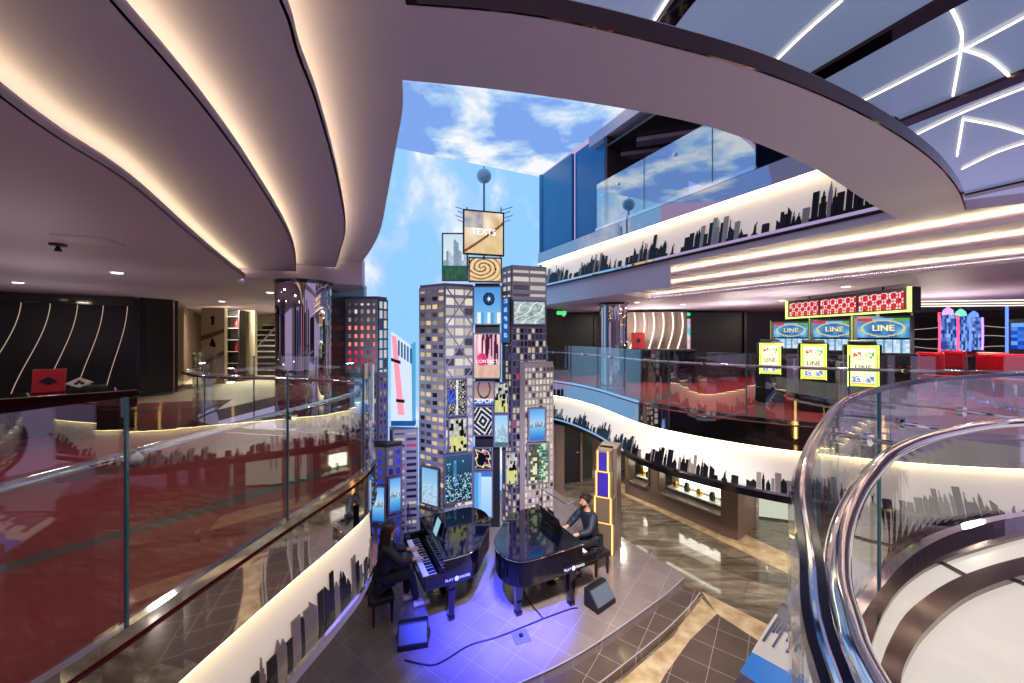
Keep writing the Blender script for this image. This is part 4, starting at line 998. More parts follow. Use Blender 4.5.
def pod(label, x, y, rz):
    t = thing('attract_panel', label, 'slot machine', (x, y, MID), rz, 'lime edged lit panels facing the rail')
    t.scale = (.84, 1, .96)
    link('hood', MB().prism([(0, 0)] * 0 + [(-.27, 0), (.27, 0), (.27, .14), (-.27, .14)], .3, 1.32).tube([(-.2, .07, 1.32), (.2, .07, 1.32)], .07, 10), BLACKM, t, bevel=.04)
    link('cabinet', MB().box((0, .32, .5), (.62, .36, 1.0)), BLACKM, t, bevel=.02); link('foot', MB().box((0, .1, .15), (.5, .22, .3)), BLACKM, t)
    link('lit_panel', led(MB(), (-.2, -.008, .63), (.4, 0, 0), (0, 0, .66), 26, 40, attract), PIXB, t)
    text('lettering', 'LINE', .12, DT, t, (0, -.012, .93), (1, 0, 0), (0, 0, 1), .003)
    link('edge_glow', MB().tube([(-.215, -.01, .62), (-.215, -.01, 1.3), (.215, -.01, 1.3), (.215, -.01, .62)], .01, 6), GREENG, t)
for px, d, lb in ((770, 8.0, 'lime edged lit panel farthest left behind the rail'), (813.5, 7.0, 'middle lime edged lit panel of the three behind the rail'), (863, 6.0, 'nearest lime edged lit panel of the three behind the rail')):
    pod(lb, (px - CX) / F * d, d, -.55)
# slim curved cabinets with neon sides
NEO = {k: emis('neon_' + k, c, 2.2) for k, c in (('violet', rgb(170, 120, 255)), ('blue', rgb(80, 110, 255)), ('pink', rgb(255, 70, 110)), ('green', rgb(90, 240, 150)), ('yellow', rgb(240, 200, 80)))}
def curved(px, k1, k2, label, d):
    x = (px - CX) / F * d; t = thing('curved_slot_machine', label, 'slot machine', (x, d, MID), -.8, 'curved neon slot machines on the right')
    link('cabinet', MB().box((0, .3, .5), (.36, .5, 1.0)).box((0, .36, 1.4), (.3, .2, 1.0)), BLACKM, t, bevel=.03)
    rows = [[(-.13 + .26 * i / 8, .20 - .08 * math.sin(PI * j / 10), .98 + .95 * j / 10) for i in range(9)] for j in range(11)]
    mbx = MB()
    for j in range(10):
        for i in range(8):
            k = h2(i, j, px); cc = (mixc((20, 40, 120), (150, 190, 255), k) if k2 != 'pink' else mixc((120, 20, 60), (250, 170, 120), k))
            mbx.quad(rows[j][i], rows[j][i + 1], rows[j + 1][i + 1], rows[j + 1][i], (lin(cc[0]), lin(cc[1]), lin(cc[2]), 1))
    link('screen', mbx, PIX, t)
    for s in (-1, 1): link('neon_side', MB().tube([(s * .15, .18 - .08 * math.sin(PI * j / 10), .98 + .95 * j / 10) for j in range(11)], .022, 6), NEO[k1], t)
    link('topper', MB().lathe((0, .3, 1.95), [(.10, 0), (.09, .1), (.02, .18)], 14), NEO[k2], t, smooth=True)
    link('button_deck', MB().box((0, .02, .88), (.34, .26, .06)), REDL, t)
for px, k1, k2, lb, d in ((949, 'pink', 'violet', 'red lit curved slot machine nearest the sign, violet topper', 9.4), (962, 'blue', 'green', 'blue lit curved slot machine with a green topper', 10.1), (975, 'violet', 'blue', 'violet lit curved slot machine with a blue topper', 10.9)):
    curved(px, k1, k2, lb, d)
for px, k, lb, d in ((944, 'pink', 'red', 11.2), (956, 'green', 'green', 11.8), (966, 'blue', 'pale blue', 12.4)):
    p = gd(px, 318, d); t = thing('machine_topper', lb + ' glowing cube topper hanging above the curved slot machines', 'sign', (p.x, p.y, 5.36), -.8)
    link('cube', MB().box((0, 0, 0), (.26, .2, .28)), BLACKM, t, bevel=.03); link('neon_ring', MB().tube([(-.11, -.11, -.12), (.11, -.11, -.12), (.11, -.11, .12), (-.11, -.11, .12)], .02, 6, True), NEO[k], t)
    link('face', MB().box((0, -.105, 0), (.12, .012, .14)), emis('topper_face_' + k, rgb(200, 220, 255), .8), t); link('hanger', MB().tube([(0, 0, .14), (0, 0, CEIL - 5.36)], .012, 6), BLACKM, t)
p = gd(1022, 330, 8.6); t = thing('tall_slot_machine', 'blue lit slot machine at the right border of the view', 'slot machine', (p.x + .25, p.y, MID), -.9)
link('cabinet', MB().box((0, .3, .9), (.7, .5, 1.8)), BLACKM, t, bevel=.03); link('screen', led(MB(), (-.3, .035, 1.1), (.6, 0, 0), (0, 0, .6), 20, 20, lambda u, v: mixc((20, 60, 190), (120, 190, 255), h2(int(u * 6), int(v * 7)))), PIX, t)
link('neon_side', MB().tube([(-.36, .03, .8), (-.36, .03, 2.1)], .025, 6).tube([(.36, .03, .8), (.36, .03, 2.1)], .025, 6), NEO['blue'], t)
wave_panel('dark wall panel with faint horizontal light waves behind the curved machines', (16.5, 12.6, MID + .3), -.68, 6.5, 1.75, [], BLACKM, WGD, 0, .01)
t = bpy.data.objects['wave_panel.001']
for k in range(4):
    link('wave_light', MB().tube([(-3.1 + 6.2 * i / 20, -.03, .35 + .35 * k + .07 * math.sin(i * .7 + k)) for i in range(21)], .012, 6), WGD, t)
for i, (y_, lb) in enumerate(((0, 'upper'), (.35, 'middle'), (.7, 'lower'))):
    o = link('ceiling_light_line', MB().tube([(9.6 + i * .3, 9.6 + y_ * 2.4, CEIL - .02), (17, 8.2 + y_ * 3.0, CEIL - .02)], .014, 6), WGL); tag(o, lb + ' of the three far light lines above the curved slot machines', 'light line')
# red casino chairs
def casino_chair():
    t = thing('casino_chair', 'x', 'chair', (0, 0, MID), 0, 'red chairs at the slot machines')
    link('seat', MB().box((0, 0, .54), (.44, .42, .10)), REDL, t, bevel=.03); link('backrest', MB().box((0, -.22, .86), (.42, .09, .42), 0, Matrix.Rotation(.12, 4, 'X')), REDL, t, bevel=.03)
    link('back_shell', MB().box((0, -.285, .85), (.38, .03, .36), 0, Matrix.Rotation(.12, 4, 'X')), REDL, t, bevel=.01)
    link('post', MB().lathe((0, 0, .03), [(.04, 0), (.04, .5)], 12), CHROME, t, smooth=True); link('base', MB().lathe((0, 0, 0), [(.25, 0), (.25, .02), (.05, .05)], 18), CHROME, t, smooth=True)
    return t
ch0 = casino_chair()
CHS = [(905, 7.5, 'red casino chair just right of the sign end'), (935, 7.9, 'red casino chair before the red lit curved slot machine'), (962, 8.7, 'red casino chair before the blue lit curved slot machine'), (992, 7.9, 'red casino chair before the violet lit curved slot machine'), (1014, 7.2, 'red casino chair near the right border of the view')]
for i, (px, d, lb) in enumerate(CHS):
    c_ = ch0 if i == 0 else dup(ch0); c_.location = ((px - CX) / F * d, d, MID); c_.rotation_euler = (0, 0, -.9 - .25 * (i % 3)); c_['label'] = lb
# low counter with figures on the gaming deck
t = thing('counter', 'dark counter in front of the taupe wave panel', 'counter', (4.45, 11.6, MID), -.15)
link('body', MB().box((0, 0, .48), (2.0, .4, .94)), BLACK, t); link('top', MB().box((0, 0, .98), (2.1, .5, .05)), DARKG, t, bevel=.01)
pcol = [mat('white_prop', rgb(214, 208, 200), .4), mat('red_prop', rgb(190, 24, 36), .4)]
def card(label, loc, rz, m, suit, w_=.55, h_=.6, tilt=.12):
    t = thing('giant_card', label, 'decor', loc, rz)
    T = Matrix.Rotation(tilt, 4, 'X'); link('board', MB().box((0, 0, h_ / 2), (w_, .05, h_), 0, Matrix.Rotation(-tilt, 4, 'X')), m, t, bevel=.01)
    mb = MB(); y = -.035
    if suit == 'spade': mb.plate([(0, y, h_ * .68), (.09, y - .0, h_ * .48), (.05, y, h_ * .42), (.02, y, h_ * .44), (.03, y, h_ * .36), (-.03, y, h_ * .36), (-.02, y, h_ * .44), (-.05, y, h_ * .42), (-.09, y, h_ * .48)], (0, -1, 0), .01)
    else:
        for dx, dz in ((0, .07), (-.06, -.01), (.06, -.01)): mb.lathe((dx, y, h_ * .52 + dz), [(.055, 0), (.055, .012)], 14, (0, -1, 0))
        mb.plate([(-.03, y, h_ * .34), (.03, y, h_ * .34), (.012, y, h_ * .55), (-.012, y, h_ * .55)], (0, -1, 0), .01)
    link('suit_mark', mb, BLACKM, t)
    return t
card('large red playing card prop on the counter by the taupe wave panel', (3.85, 11.6, MID + 1.006), -.1, pcol[1], 'spade', .4, .5)
t = thing('cup_prop', 'small white rounded prop beside the red card on the far counter', 'decor', (3.45, 11.55, MID + 1.006)); link('bowl', MB().lathe((0, 0, 0), [(.08, 0), (.13, .08), (.12, .2), (.06, .24)], 16), pcol[0], t, smooth=True); link('mark', MB().box((0, -.13, .1), (.06, .02, .06)), BLACKM, t)
# seated patron in red by the far counter (small in the view)
SKIN = mat('skin', rgb(206, 156, 130), .5); HAIRD = mat('dark_hair', rgb(40, 26, 24), .5); NAVY = mat('dark_jacket', rgb(28, 30, 40), .6); TROU = mat('dark_trousers', rgb(22, 24, 34), .7); SHOEW = mat('white_shoe', rgb(226, 226, 230), .5); REDC = mat('red_top', rgb(186, 30, 44), .6)
def skin(name, J, E, m, parent, sub=2, root='pelvis'):
    names = list(J); me = bpy.data.meshes.new(name); me.from_pydata([J[n][0] for n in names], [(names.index(a), names.index(b)) for a, b in E], []); me.update()
    o = bpy.data.objects.new(name, me); COL.objects.link(o)
    md = o.modifiers.new('skin', 'SKIN'); md.use_smooth_shade = True
    for i, n in enumerate(names):
        sv = me.skin_vertices[0].data[i]; r = J[n][1]; sv.radius = r if isinstance(r, tuple) else (r, r); sv.use_root = n == root
    if sub: s_ = o.modifiers.new('sub', 'SUBSURF'); s_.levels = sub; s_.render_levels = sub
    dg = bpy.context.evaluated_depsgraph_get(); dg.update(); m2 = bpy.data.meshes.new_from_object(o.evaluated_get(dg))
    bpy.data.objects.remove(o)
    for p in m2.polygons: p.use_smooth = True
    m2.materials.clear(); m2.materials.append(m)
    q = bpy.data.objects.new(name, m2); COL.objects.link(q); q.parent = parent
    return q
def pianist(label, loc, rz, hair_long, top, shoe, lean=0.0, turn=0.0, beard=False):
    """seated figure facing +y with hands on the keys at y = 0"""
    t = thing('person', label, 'person', loc, rz); J = {}; E = []
    def j(n, p, r, fr=None):
        J[n] = (Vector(p), r)
        if fr: E.append((fr, n))
    hx = turn; fw = .06 + lean
    j('pelvis', (0, -.50, .56), (.15, .12)); j('waist', (0, -.51 + fw * .4, .74), (.125, .095), 'pelvis'); j('chest', (0, -.50 + fw, .95), (.15, .105), 'waist'); j('collar', (0, -.48 + fw, 1.07), (.09, .07), 'chest')
    j('neck', (0, -.46 + fw, 1.14), .05, 'collar'); j('jaw', (hx * .3, -.425 + fw, 1.20), (.062, .07), 'neck'); j('head', (hx * .3, -.43 + fw, 1.28), (.078, .092), 'jaw'); j('crown', (hx * .3, -.44 + fw, 1.35), (.06, .07), 'head')
    for s, k in ((-1, 'l'), (1, 'r')):
        j('sh' + k, (s * .17, -.48 + fw, 1.04), .058, 'chest'); j('el' + k, (s * .25, -.30 + fw * .5, .84), .042, 'sh' + k); j('wr' + k, (s * .16, -.06, .80), .028, 'el' + k)
        j('pm' + k, (s * .155, .02, .795), (.034, .016), 'wr' + k)
        for f in range(4):
            x0 = s * .155 + (f - 1.5) * .02; l_ = (.062, .072, .068, .052)[f if s < 0 else 3 - f]
            j('fa%s%d' % (k, f), (x0, .055, .80), .009, 'pm' + k); j('fb%s%d' % (k, f), (x0 + (f - 1.5) * .004, .055 + l_ * .6, .79), .008, 'fa%s%d' % (k, f)); j('fc%s%d' % (k, f), (x0 + (f - 1.5) * .005, .055 + l_ * .8, .768), .007, 'fb%s%d' % (k, f))
        j('th%s' % k, (s * .155 - s * .04, .01, .79), .010, 'pm' + k); j('ti%s' % k, (s * .155 - s * .065, .035, .775), .008, 'th' + k)
        j('hp' + k, (s * .10, -.46, .56), .085, 'pelvis'); j('kn' + k, (s * .12, -.08, .57), .062, 'hp' + k); j('an' + k, (s * .11, -.04 + .06 * s, .11), .038, 'kn' + k); j('to' + k, (s * .12, .11 + .06 * s, .045), .032, 'an' + k)
    JB = {n: (p_, (r_[0] * .78, r_[1] * .78) if isinstance(r_, tuple) and n in ('pelvis', 'waist', 'chest', 'collar') else r_) for n, (p_, r_) in J.items()}
    skin('body', JB, E, SKIN, t)
    sel = lambda ns_, g: {n: (J[n][0], tuple(x + g for x in (J[n][1] if isinstance(J[n][1], tuple) else (J[n][1],) * 2))) for n in ns_}
    T_ = ['pelvis', 'waist', 'chest', 'collar', 'shl', 'ell', 'wrl', 'shr', 'elr', 'wrr']
    skin('jacket', sel(T_, .028), [e for e in E if e[0] in T_ and e[1] in T_], top, t)
    L_ = ['pelvis', 'hpl', 'knl', 'anl', 'hpr', 'knr', 'anr']
    skin('trousers', sel(L_, .014), [e for e in E if e[0] in L_ and e[1] in L_], TROU, t)
    for k in 'lr':
        P = J['an' + k][0]; Q = J['to' + k][0]
        link('shoe', MB().tube([P + Vector((0, -.05, -.06)), P + Vector((0, .03, -.055)), Q + Vector((0, .0, -.002)), Q + Vector((0, .05, -.005))], [.045, .05, .045, .03], 10), shoe, t, smooth=True)
    hc = J['head'][0]; fz = hc.y + .088
    link('nose', MB().tube([(hc.x, fz - .012, hc.z + .012), (hc.x, fz + .014, hc.z - .028), (hc.x, fz - .008, hc.z - .034)], [.008, .013, .01], 6), SKIN, t, smooth=True)
    for s in (-1, 1):
        link('eye', MB().ball((hc.x + s * .03, fz - .012, hc.z + .012), .011, 8), HAIRD, t, smooth=True)
        link('ear', MB().ball((hc.x + s * .08, hc.y - .005, hc.z - .01), .024, 8, (.4, .8, 1.2)), SKIN, t, smooth=True)
    link('mouth', MB().tube([(hc.x - .024, fz - .016, hc.z - .062), (hc.x, fz - .006, hc.z - .066), (hc.x + .024, fz - .016, hc.z - .062)], .005, 5), mat('lips', rgb(160, 80, 80), .5) if 'lips' not in MATS else MATS['lips'], t)
    hm = hair_long or HAIRD; hb = MB(); rr = random.Random(4)
    rows = []
    for a in range(9):                                              # cap open at the face
        th_ = PI * .02 + a / 8 * PI * .62; rows.append([])
        for b2 in range(25):
            ph = PI * (.5 + .0) + 2 * PI * b2 / 24; front = max(0, math.sin(ph)); lim = th_ if front < .35 else th_ * (1 - .52 * front)
            r_ = .103 + .006 * math.sin(5 * ph + 3 * a)
            rows[-1].append((hc.x + r_ * .93 * math.sin(lim) * math.cos(ph), hc.y - .008 + r_ * 1.08 * math.sin(lim) * math.sin(ph), hc.z + .022 + r_ * math.cos(lim)))
    hb.sheet(rows)
    if hair_long:
        for k in range(17):
            ph = PI * (1.02 + .96 * k / 16); x = hc.x + .088 * math.cos(ph); y = hc.y - .01 + .1 * math.sin(ph); dl = rr.uniform(.36, .5)
            hb.tube([(x, y, hc.z + .05), (x * 1.15, y - .015, hc.z - .08), (x * 1.3 + .02 * math.sin(k), y - .045, hc.z - .08 - dl * .55), (x * 1.2, y - .05 + .01 * math.cos(k * 2), hc.z - .08 - dl)], [.026, .03, .028, .008], 7)
    else:
        for k in range(60):
            th_ = rr.uniform(0, 1.35); ph = rr.uniform(0, 2 * PI)
            if math.sin(ph) > .3 and th_ > .8: continue
            hb.ball((hc.x + .1 * math.sin(th_) * math.cos(ph), hc.y - .012 + .112 * math.sin(th_) * math.sin(ph), hc.z + .03 + .1 * math.cos(th_)), rr.uniform(.02, .032), 6)
        if beard: hb.tube([(hc.x - .06, hc.y + .02, hc.z - .06), (hc.x - .035, hc.y + .06, hc.z - .09), (hc.x, hc.y + .074, hc.z - .1), (hc.x + .035, hc.y + .06, hc.z - .09), (hc.x + .06, hc.y + .02, hc.z - .06)], .02, 7)
    link('hair', hb, hm, t, smooth=True)
    return t
HAIRR = mat('auburn_hair', rgb(52, 26, 22), .45)
# ================================================================= pianos
GOLDP = mat('cast_frame', rgb(150, 112, 60), .35, .5)
WKEY = mat('white_key', rgb(236, 236, 232), .25)
def outline_(ins=0.0, y0=.28):
    P = sm([Vector(p) for p in ((.72, y0), (.72, .62), (.66, .80), (.48, .97), (.27, 1.13), (.08, 1.29), (-.13, 1.38), (-.38, 1.40), (-.6, 1.32), (-.72, 1.1), (-.72, y0))], 5)
    c_ = Vector((-.05, .8)); return [(p.x - ins * (1 if p.x > c_.x else -1) * min(1, abs(p.x - c_.x) * 3), p.y - ins * (1 if p.y > c_.y else -1)) for p in P]
def piano(label, loc, rz, lid_open, sd=1, ln=1.0):
    outline = lambda ins=0.0, y0=.28: [(x, y if y < .281 else .28 + (y - .28) * ln) for x, y in outline_(ins, y0)]
    t = thing('grand_piano', label, 'piano', loc, rz)
    O = outline(); link('case', MB().prism(O, .60, .87), BLACK, t, smooth=True)
    rim = MB(); n = len(O); I = outline(.03)
    vs = [(x, y, .87) for x, y in O] + [(x, y, .98) for x, y in O] + [(x, y, .98) for x, y in I] + [(x, y, .87) for x, y in I]
    rim.add(vs, [(a * n + i, a * n + (i + 1) % n, ((a + 1) % 4) * n + (i + 1) % n, ((a + 1) % 4) * n + i) for i in range(n) for a in range(4)])
    link('rim', rim, BLACK, t, smooth=True); link('cast_frame', MB().prism(outline(.035, .42), .872, .89), GOLDP if lid_open else BLACK, t)
    link('keybed', MB().box((0, .13, .635), (1.44, .30, .07)), BLACK, t, bevel=.01)
    for s in (-1, 1): link('cheek', MB().box((s * .69, .13, .73), (.06, .30, .14)), BLACK, t, bevel=.015)
    link('fallboard', MB().box((0, .29, .83), (1.32, .03, .2), 0, Matrix.Rotation(-.25, 4, 'X')), BLACK, t, bevel=.005)
    k0 = link('white_key', MB().box((0, .125, .685), (.0235, .20, .03)), WKEY, t); k0.location = (-.62, 0, 0)
    for i in range(1, 52): k = k0.copy(); COL.objects.link(k); k.parent = t; k.location = (-.62 + i * .0244, 0, 0)
    b0 = None
    for i in range(51):
        if i % 7 in (1, 4): continue
        if b0 is None: b0 = k = link('black_key', MB().box((0, .165, .705), (.013, .12, .02)), BLACKM, t)
        else: k = b0.copy(); COL.objects.link(k); k.parent = t
        k.location = (-.608 + i * .0244, 0, 0)
    for x, y in ((-.6, .42), (.6, .42), (-.40, 1.12 * ln)):
        g = link('leg', MB().frustum((x, y, .06), .08, .08, (x, y, .6), .13, .13), BLACK, t, bevel=.008)
        link('foot', MB().box((x, y, .03), (.1, .1, .06)), BLACK, g, bevel=.008)
    link('pedal_lyre', MB().box((-.12, .5, .34), (.03, .04, .52)).box((.12, .5, .34), (.03, .04, .52)).box((0, .48, .09), (.34, .12, .05)), BLACK, t)
    for x in (-.08, 0, .08): link('pedal', MB().box((x, .37, .08), (.035, .16, .012)), GOLD, t)
    lm = MB().prism(outline(-.012), 0, .022)
    if lid_open:
        o = link('lid', lm, BLACK, t, bevel=.006)
        o.matrix_local = Matrix.Translation((-.72, 0, .985)) @ Matrix.Rotation(-math.radians(58), 4, 'Y') @ Matrix.Translation((.72, 0, 0))
        link('prop_stick', MB().tube([(.66, .62, .97), (.0, .68, .985 + .72 * math.tan(math.radians(58)) * .98)], .012, 8), BLACK, t, smooth=True)
    else:
        o = link('lid', lm, BLACK, t, bevel=.006); o.location = (0, 0, .985)
        link('lid_edge', MB().tube([(x, y, .984) for x, y in outline(-.013)], .007, 6), CHROME, t)
    link('music_desk', MB().box((0, .42, 1.12), (.6, .02, .24), 0, Matrix.Rotation(-.3, 4, 'X')).box((0, .40, 1.005), (.62, .08, .03)), BLACK, t)
    f_ = WHITEP
    s = sd; X = .7245 if s > 0 else -.742; yd = s
    text('lettering', 'PLAY', .055, f_, t, (X, .47 - s * .115, .67), (0, yd, 0), (0, 0, 1), .003)
    text('lettering', 'PIANO', .055, f_, t, (X, .47 + s * .13, .67), (0, yd, 0), (0, 0, 1), .003)
    link('emblem', MB().lathe((X - s * .002, .47, .67), [(.036, 0), (.036, .006)], 18, (s, 0, 0)), f_, t)
    return t
PL = Vector((-1.58, 6.12, STAGE)); PR = Vector((1.04, 6.82, STAGE)); RL, RR = math.radians(-62.5), math.radians(117.5)
piano('black grand piano played by the long-haired woman', tuple(PL), RL, False)
piano('black grand piano played by the dark-haired man', tuple(PR), RR, False, -1, 1.14)
pianist('seated woman with long auburn hair playing the left piano, white shoes', tuple(PL), RL, HAIRR, NAVY, SHOEW)
pianist('seated dark-haired man in dark jacket playing the right piano', tuple(PR), RR, None, mat('navy_print', rgb(30, 36, 56), .6), BLACKM, lean=.03, beard=True)
def bench(label, P, rz):
    t = thing('piano_bench', label, 'bench', tuple(P + Matrix.Rotation(rz, 3, 'Z') @ Vector((0, -.52, 0))), rz)
    link('seat', MB().box((0, 0, .365), (.6, .34, .09)), BLACKM, t, bevel=.02)
    for sx in (-1, 1):
        for sy in (-1, 1): link('leg', MB().frustum((sx * .25, sy * .13, 0), .03, .03, (sx * .25, sy * .13, .325), .045, .045), BLACK, t)
bench('black padded bench under the long-haired woman', PL, RL); bench('black padded bench under the seated man', PR, RR)
def mic(label, base, head, tipd):
    t = thing('microphone_stand', label, 'microphone', tuple(base)); hd = Vector(head) - Vector(base)
    link('base', MB().lathe((0, 0, 0), [(.13, 0), (.13, .02), (.03, .035)], 20), BLACKM, t, smooth=True); link('pole', MB().tube([(0, 0, .03), (0, 0, hd.z + .05)], .011, 8), BLACKM, t)
    link('boom', MB().tube([(0, 0, hd.z + .05), tuple(hd)], .008, 8), BLACKM, t); link('microphone', MB().tube([hd, hd + Vector(tipd) * .14], [.012, .018], 10).ball(tuple(hd + Vector(tipd) * .16), .028, 10), DGREYM, t, smooth=True)
ML, MR = Matrix.Rotation(RL, 3, 'Z'), Matrix.Rotation(RR, 3, 'Z')
mic('microphone on a boom stand between the man and his piano', PR + MR @ Vector((.95, .0, 0)), PR + MR @ Vector((.25, -.1, 1.16)), MR @ Vector((-.2, -.9, .2)))
mic('microphone on a stand at the far side of the woman', PL + ML @ Vector((-.9, .1, 0)), PL + ML @ Vector((-.15, .0, 1.2)), ML @ Vector((.1, -.9, .1)))
def tablet(label, P, M_, rz, off, glow_):
    t = thing('tablet', label, 'tablet', tuple(P + M_ @ Vector(off)), rz); T = Matrix.Rotation(-.35, 4, 'X')
    link('shell', MB().box((0, .0, .13), (.2, .014, .26), 0, T), BLACKM, t, bevel=.004); link('screen', MB().box((0, -.010, .128), (.18, .008, .235), 0, T), glow_, t)
tablet('lit tablet propped on the music desk of the woman’s piano', PL, ML, RL, (.02, .385, 1.025), emis('tablet_glow', rgb(150, 200, 214), .8))
tablet('dark tablet propped on the music desk of the man’s piano', PR, MR, RR, (.0, .385, 1.025), mat('tablet_dark', rgb(70, 80, 92), .2))
def monitor(label, p, rz, sc=1.0, m=BLACKM):
    t = thing('stage_monitor', label, 'speaker', tuple(p), rz); w_, d_, h_ = .62 * sc, .40 * sc, .40 * sc
    prof = [(-d_ / 2, 0), (d_ / 2, 0), (d_ / 2, h_), (d_ * .15, h_), (-d_ / 2, h_ * .25)]
    mb = MB(); vs = [(-w_ / 2, y, z) for y, z in prof] + [(w_ / 2, y, z) for y, z in prof]
    mb.add(vs, [(4, 3, 2, 1, 0), (5, 6, 7, 8, 9)] + [(i, (i + 1) % 5, 5 + (i + 1) % 5, 5 + i) for i in range(5)]); link('cabinet', mb, BLACKM, t, bevel=.012)
    a_, b_ = Vector((0, prof[3][0], prof[3][1])), Vector((0, prof[4][0], prof[4][1])); c_ = (a_ + b_) / 2; e_ = (a_ - b_); nn = Vector((0, -e_.z, e_.y)).normalized(); e_ *= .42
    u = Vector((w_ * .46, 0, 0)); link('grille', MB().plate([c_ - u - e_ + nn * .004, c_ + u - e_ + nn * .004, c_ + u + e_ + nn * .004, c_ - u + e_ + nn * .004], nn, .008), m, t)
    for s in (-1, 1): link('handle', MB().tube([(s * (w_ / 2 + .004), 0, h_ * .35), (s * (w_ / 2 + .03), .02, h_ * .4), (s * (w_ / 2 + .004), .08, h_ * .45)], .01, 6), BLACKM, t)
GRILLE = mat('steel_grille', rgb(96, 106, 122), .4, .2)
monitor('floor wedge speaker lit pale blue at the front left of the stage', gz(413, 643, STAGE), math.radians(12), .66, GRILLE)
monitor('black floor wedge speaker right of the man’s piano', gz(600, 604, STAGE), math.radians(38), .72, GRILLE)
t = thing('equipment_bag', 'black soft bag leaning behind the woman’s bench', 'bag', tuple(gz(373, 588, STAGE)), .6)
link('bag_body', MB().frustum((0, 0, 0), .5, .3, (.06, .05, .42), .28, .16), BLACKM, t, bevel=.06); link('strap', MB().tube([(-.24, -.1, .02), (-.3, -.16, .2), (-.1, -.12, .44), (.1, 0, .44)], .014, 6), BLACKM, t)
cab = sm([gz(x, y, STAGE + .012) for x, y in ((405, 660), (430, 665), (445, 660), (470, 645), (500, 636), (545, 618), (570, 609), (578, 608))], 6)
tag(link('cable', MB().tube(cab, .011, 6), BLACKM, smooth=True), 'black cable running across the tiles between the two wedge speakers', 'cable')
cab = sm([gz(x, y, STAGE + .012) for x, y in ((522, 585), (528, 600), (543, 618))], 5)
tag(link('cable', MB().tube(cab, .011, 6), BLACKM, smooth=True), 'short black cable dropping from under the right piano', 'cable')
p = gz(521, 637, STAGE); t = thing('floor_box', 'small square floor socket in the blue lit tiles', 'floor socket', (p.x, p.y, STAGE), .3)
link('plate', MB().box((0, 0, .004), (.24, .24, .008)), DGREYM, t); link('plug', MB().box((0, 0, .025), (.05, .04, .034)), BLACKM, t)
# lamp fixtures giving the blue wash under the pianos
for i, (x, y, lb) in enumerate(((-.62, 5.7, 'small blue floor uplighter beneath the left piano'), (.2, 6.35, 'small blue floor uplighter beneath the right piano'))): pass

# ================================================================= left deck
LW0, LW1 = Vector((-10.3, 7.0)), Vector((-8.55, 8.62)); d2 = (LW1 - LW0); LB = Vector((-12.6, 4.9))
t = thing('wave_panel', 'black wave wall with thin curved light lines on the left deck', 'wall panel', (LW1.x, LW1.y, MID), math.atan2(d2.y, d2.x))
link('backing', MB().box((-2.4, .06, (CEIL - MID) / 2), (4.8, .1, CEIL - MID - .02)), BLACKM, t)
link('header', MB().box((-2.4, -.04, CEIL - MID - .12), (4.8, .16, .2)), BLACK, t)
for k in range(7):
    x0 = -.12 - .37 * k
    link('wave_light', MB().tube([(x0 - .0 - (.35 + .06 * k) * (1 - (j_ / 16)) ** 1.6 * (1.0 + .25 * math.sin(j_ / 16 * PI)), -.008, .12 + 2.0 * j_ / 16) for j_ in range(17)], .006, 6), WGD, t)
link('light_edge', MB().tube([(-4.7, -.01, 2.11), (-.12, -.01, 2.11)], .007, 6), WGD, t)
t = thing('bar_counter', 'long low black glossy ledge in front of the black wave wall', 'counter', (-5.95, 6.05, MID), .74)
link('body', MB().box((-2.4, 0, .26), (4.8, .5, .52)), BLACK, t); link('top', MB().box((-2.4, 0, .55), (4.86, .62, .06)), BLACK, t, bevel=.01)
link('painted_shine', MB().tube([(-4.8, -.315, .575), (0, -.315, .575)], .006, 6), mat('painted_edge_shine', rgb(150, 140, 120), .3), t)  # pale tube painted as a shine along the ledge edge
rzl = .74; Mc = Matrix.Rotation(rzl, 3, 'Z'); cb = Vector((-5.95, 6.05, MID + .582))
card('red playing card prop with a black spade on the left counter', tuple(cb + Mc @ Vector((-.92, .08, 0))), rzl - .15, pcol[1], 'spade', .32, .34)
t = thing('giant_die', 'white diamond tile with black club lying on a dark box on the left counter', 'decor', tuple(cb + Mc @ Vector((-.60, -.12, 0))), rzl)
link('box', MB().box((.08, .06, .05), (.36, .2, .09), .1), BLACK, t)
link('tile', MB().plate([(-.14, -.08, .13), (.0, -.1, .07), (.14, -.07, .135), (0, -.03, .21)], (0, -.9, .4), .02), pcol[0], t)
mb = MB()
for dx, dz in ((0, .155), (-.03, .128), (.03, .128)): mb.lathe((dx, -.088, dz), [(.02, 0), (.02, .02)], 12, (0, -.9, .4))
link('suit_mark', mb, BLACKM, t)
struct('wall_left', MB().prism([(-8.50, 8.68), (-8.45, 8.8), (-8.55, 8.85), (-8.58, 8.76)], MID, CEIL), DARKG, 'dark green grey wall panel right of the black wave wall', 'wall')
struct('wall_left.005', MB().prism([(-8.75, 9.0), (-8.35, 9.5), (-8.9, 9.9), (-9.6, 9.0)], MID, CEIL), DARKG, 'dark wall filling in behind the service door of the left deck', 'wall')
struct('door_3', MB().prism([(-8.45, 8.81), (-8.22, 9.2), (-8.35, 9.3), (-8.58, 8.9)], MID, CEIL), DARKG, 'dark service door on the left deck', 'door')
struct('wall_left.001', MB().prism([(-17, 2), (-12.9, 4.6), (-13.0, 4.8), (-17, 2.3)], MID, CEIL), DARKW, 'dark wall beyond the left end of the wave wall', 'wall')
struct('wall_left.002', MB().prism([(-3.9, 7.35), (-3.5, 7.1), (-3.35, 8.6), (-5.3, 16), (-5.5, 16)], MID, CEIL + .3), DARKW, 'dark wall right of the mirrored column', 'wall')
struct('wall_left.003', MB().prism([(-15.5, 16.4), (-4.9, 16.4), (-4.9, 16.6), (-15.5, 16.6)], MID, CEIL), CREAM, 'pale wall at the end of the stair corridor', 'wall')
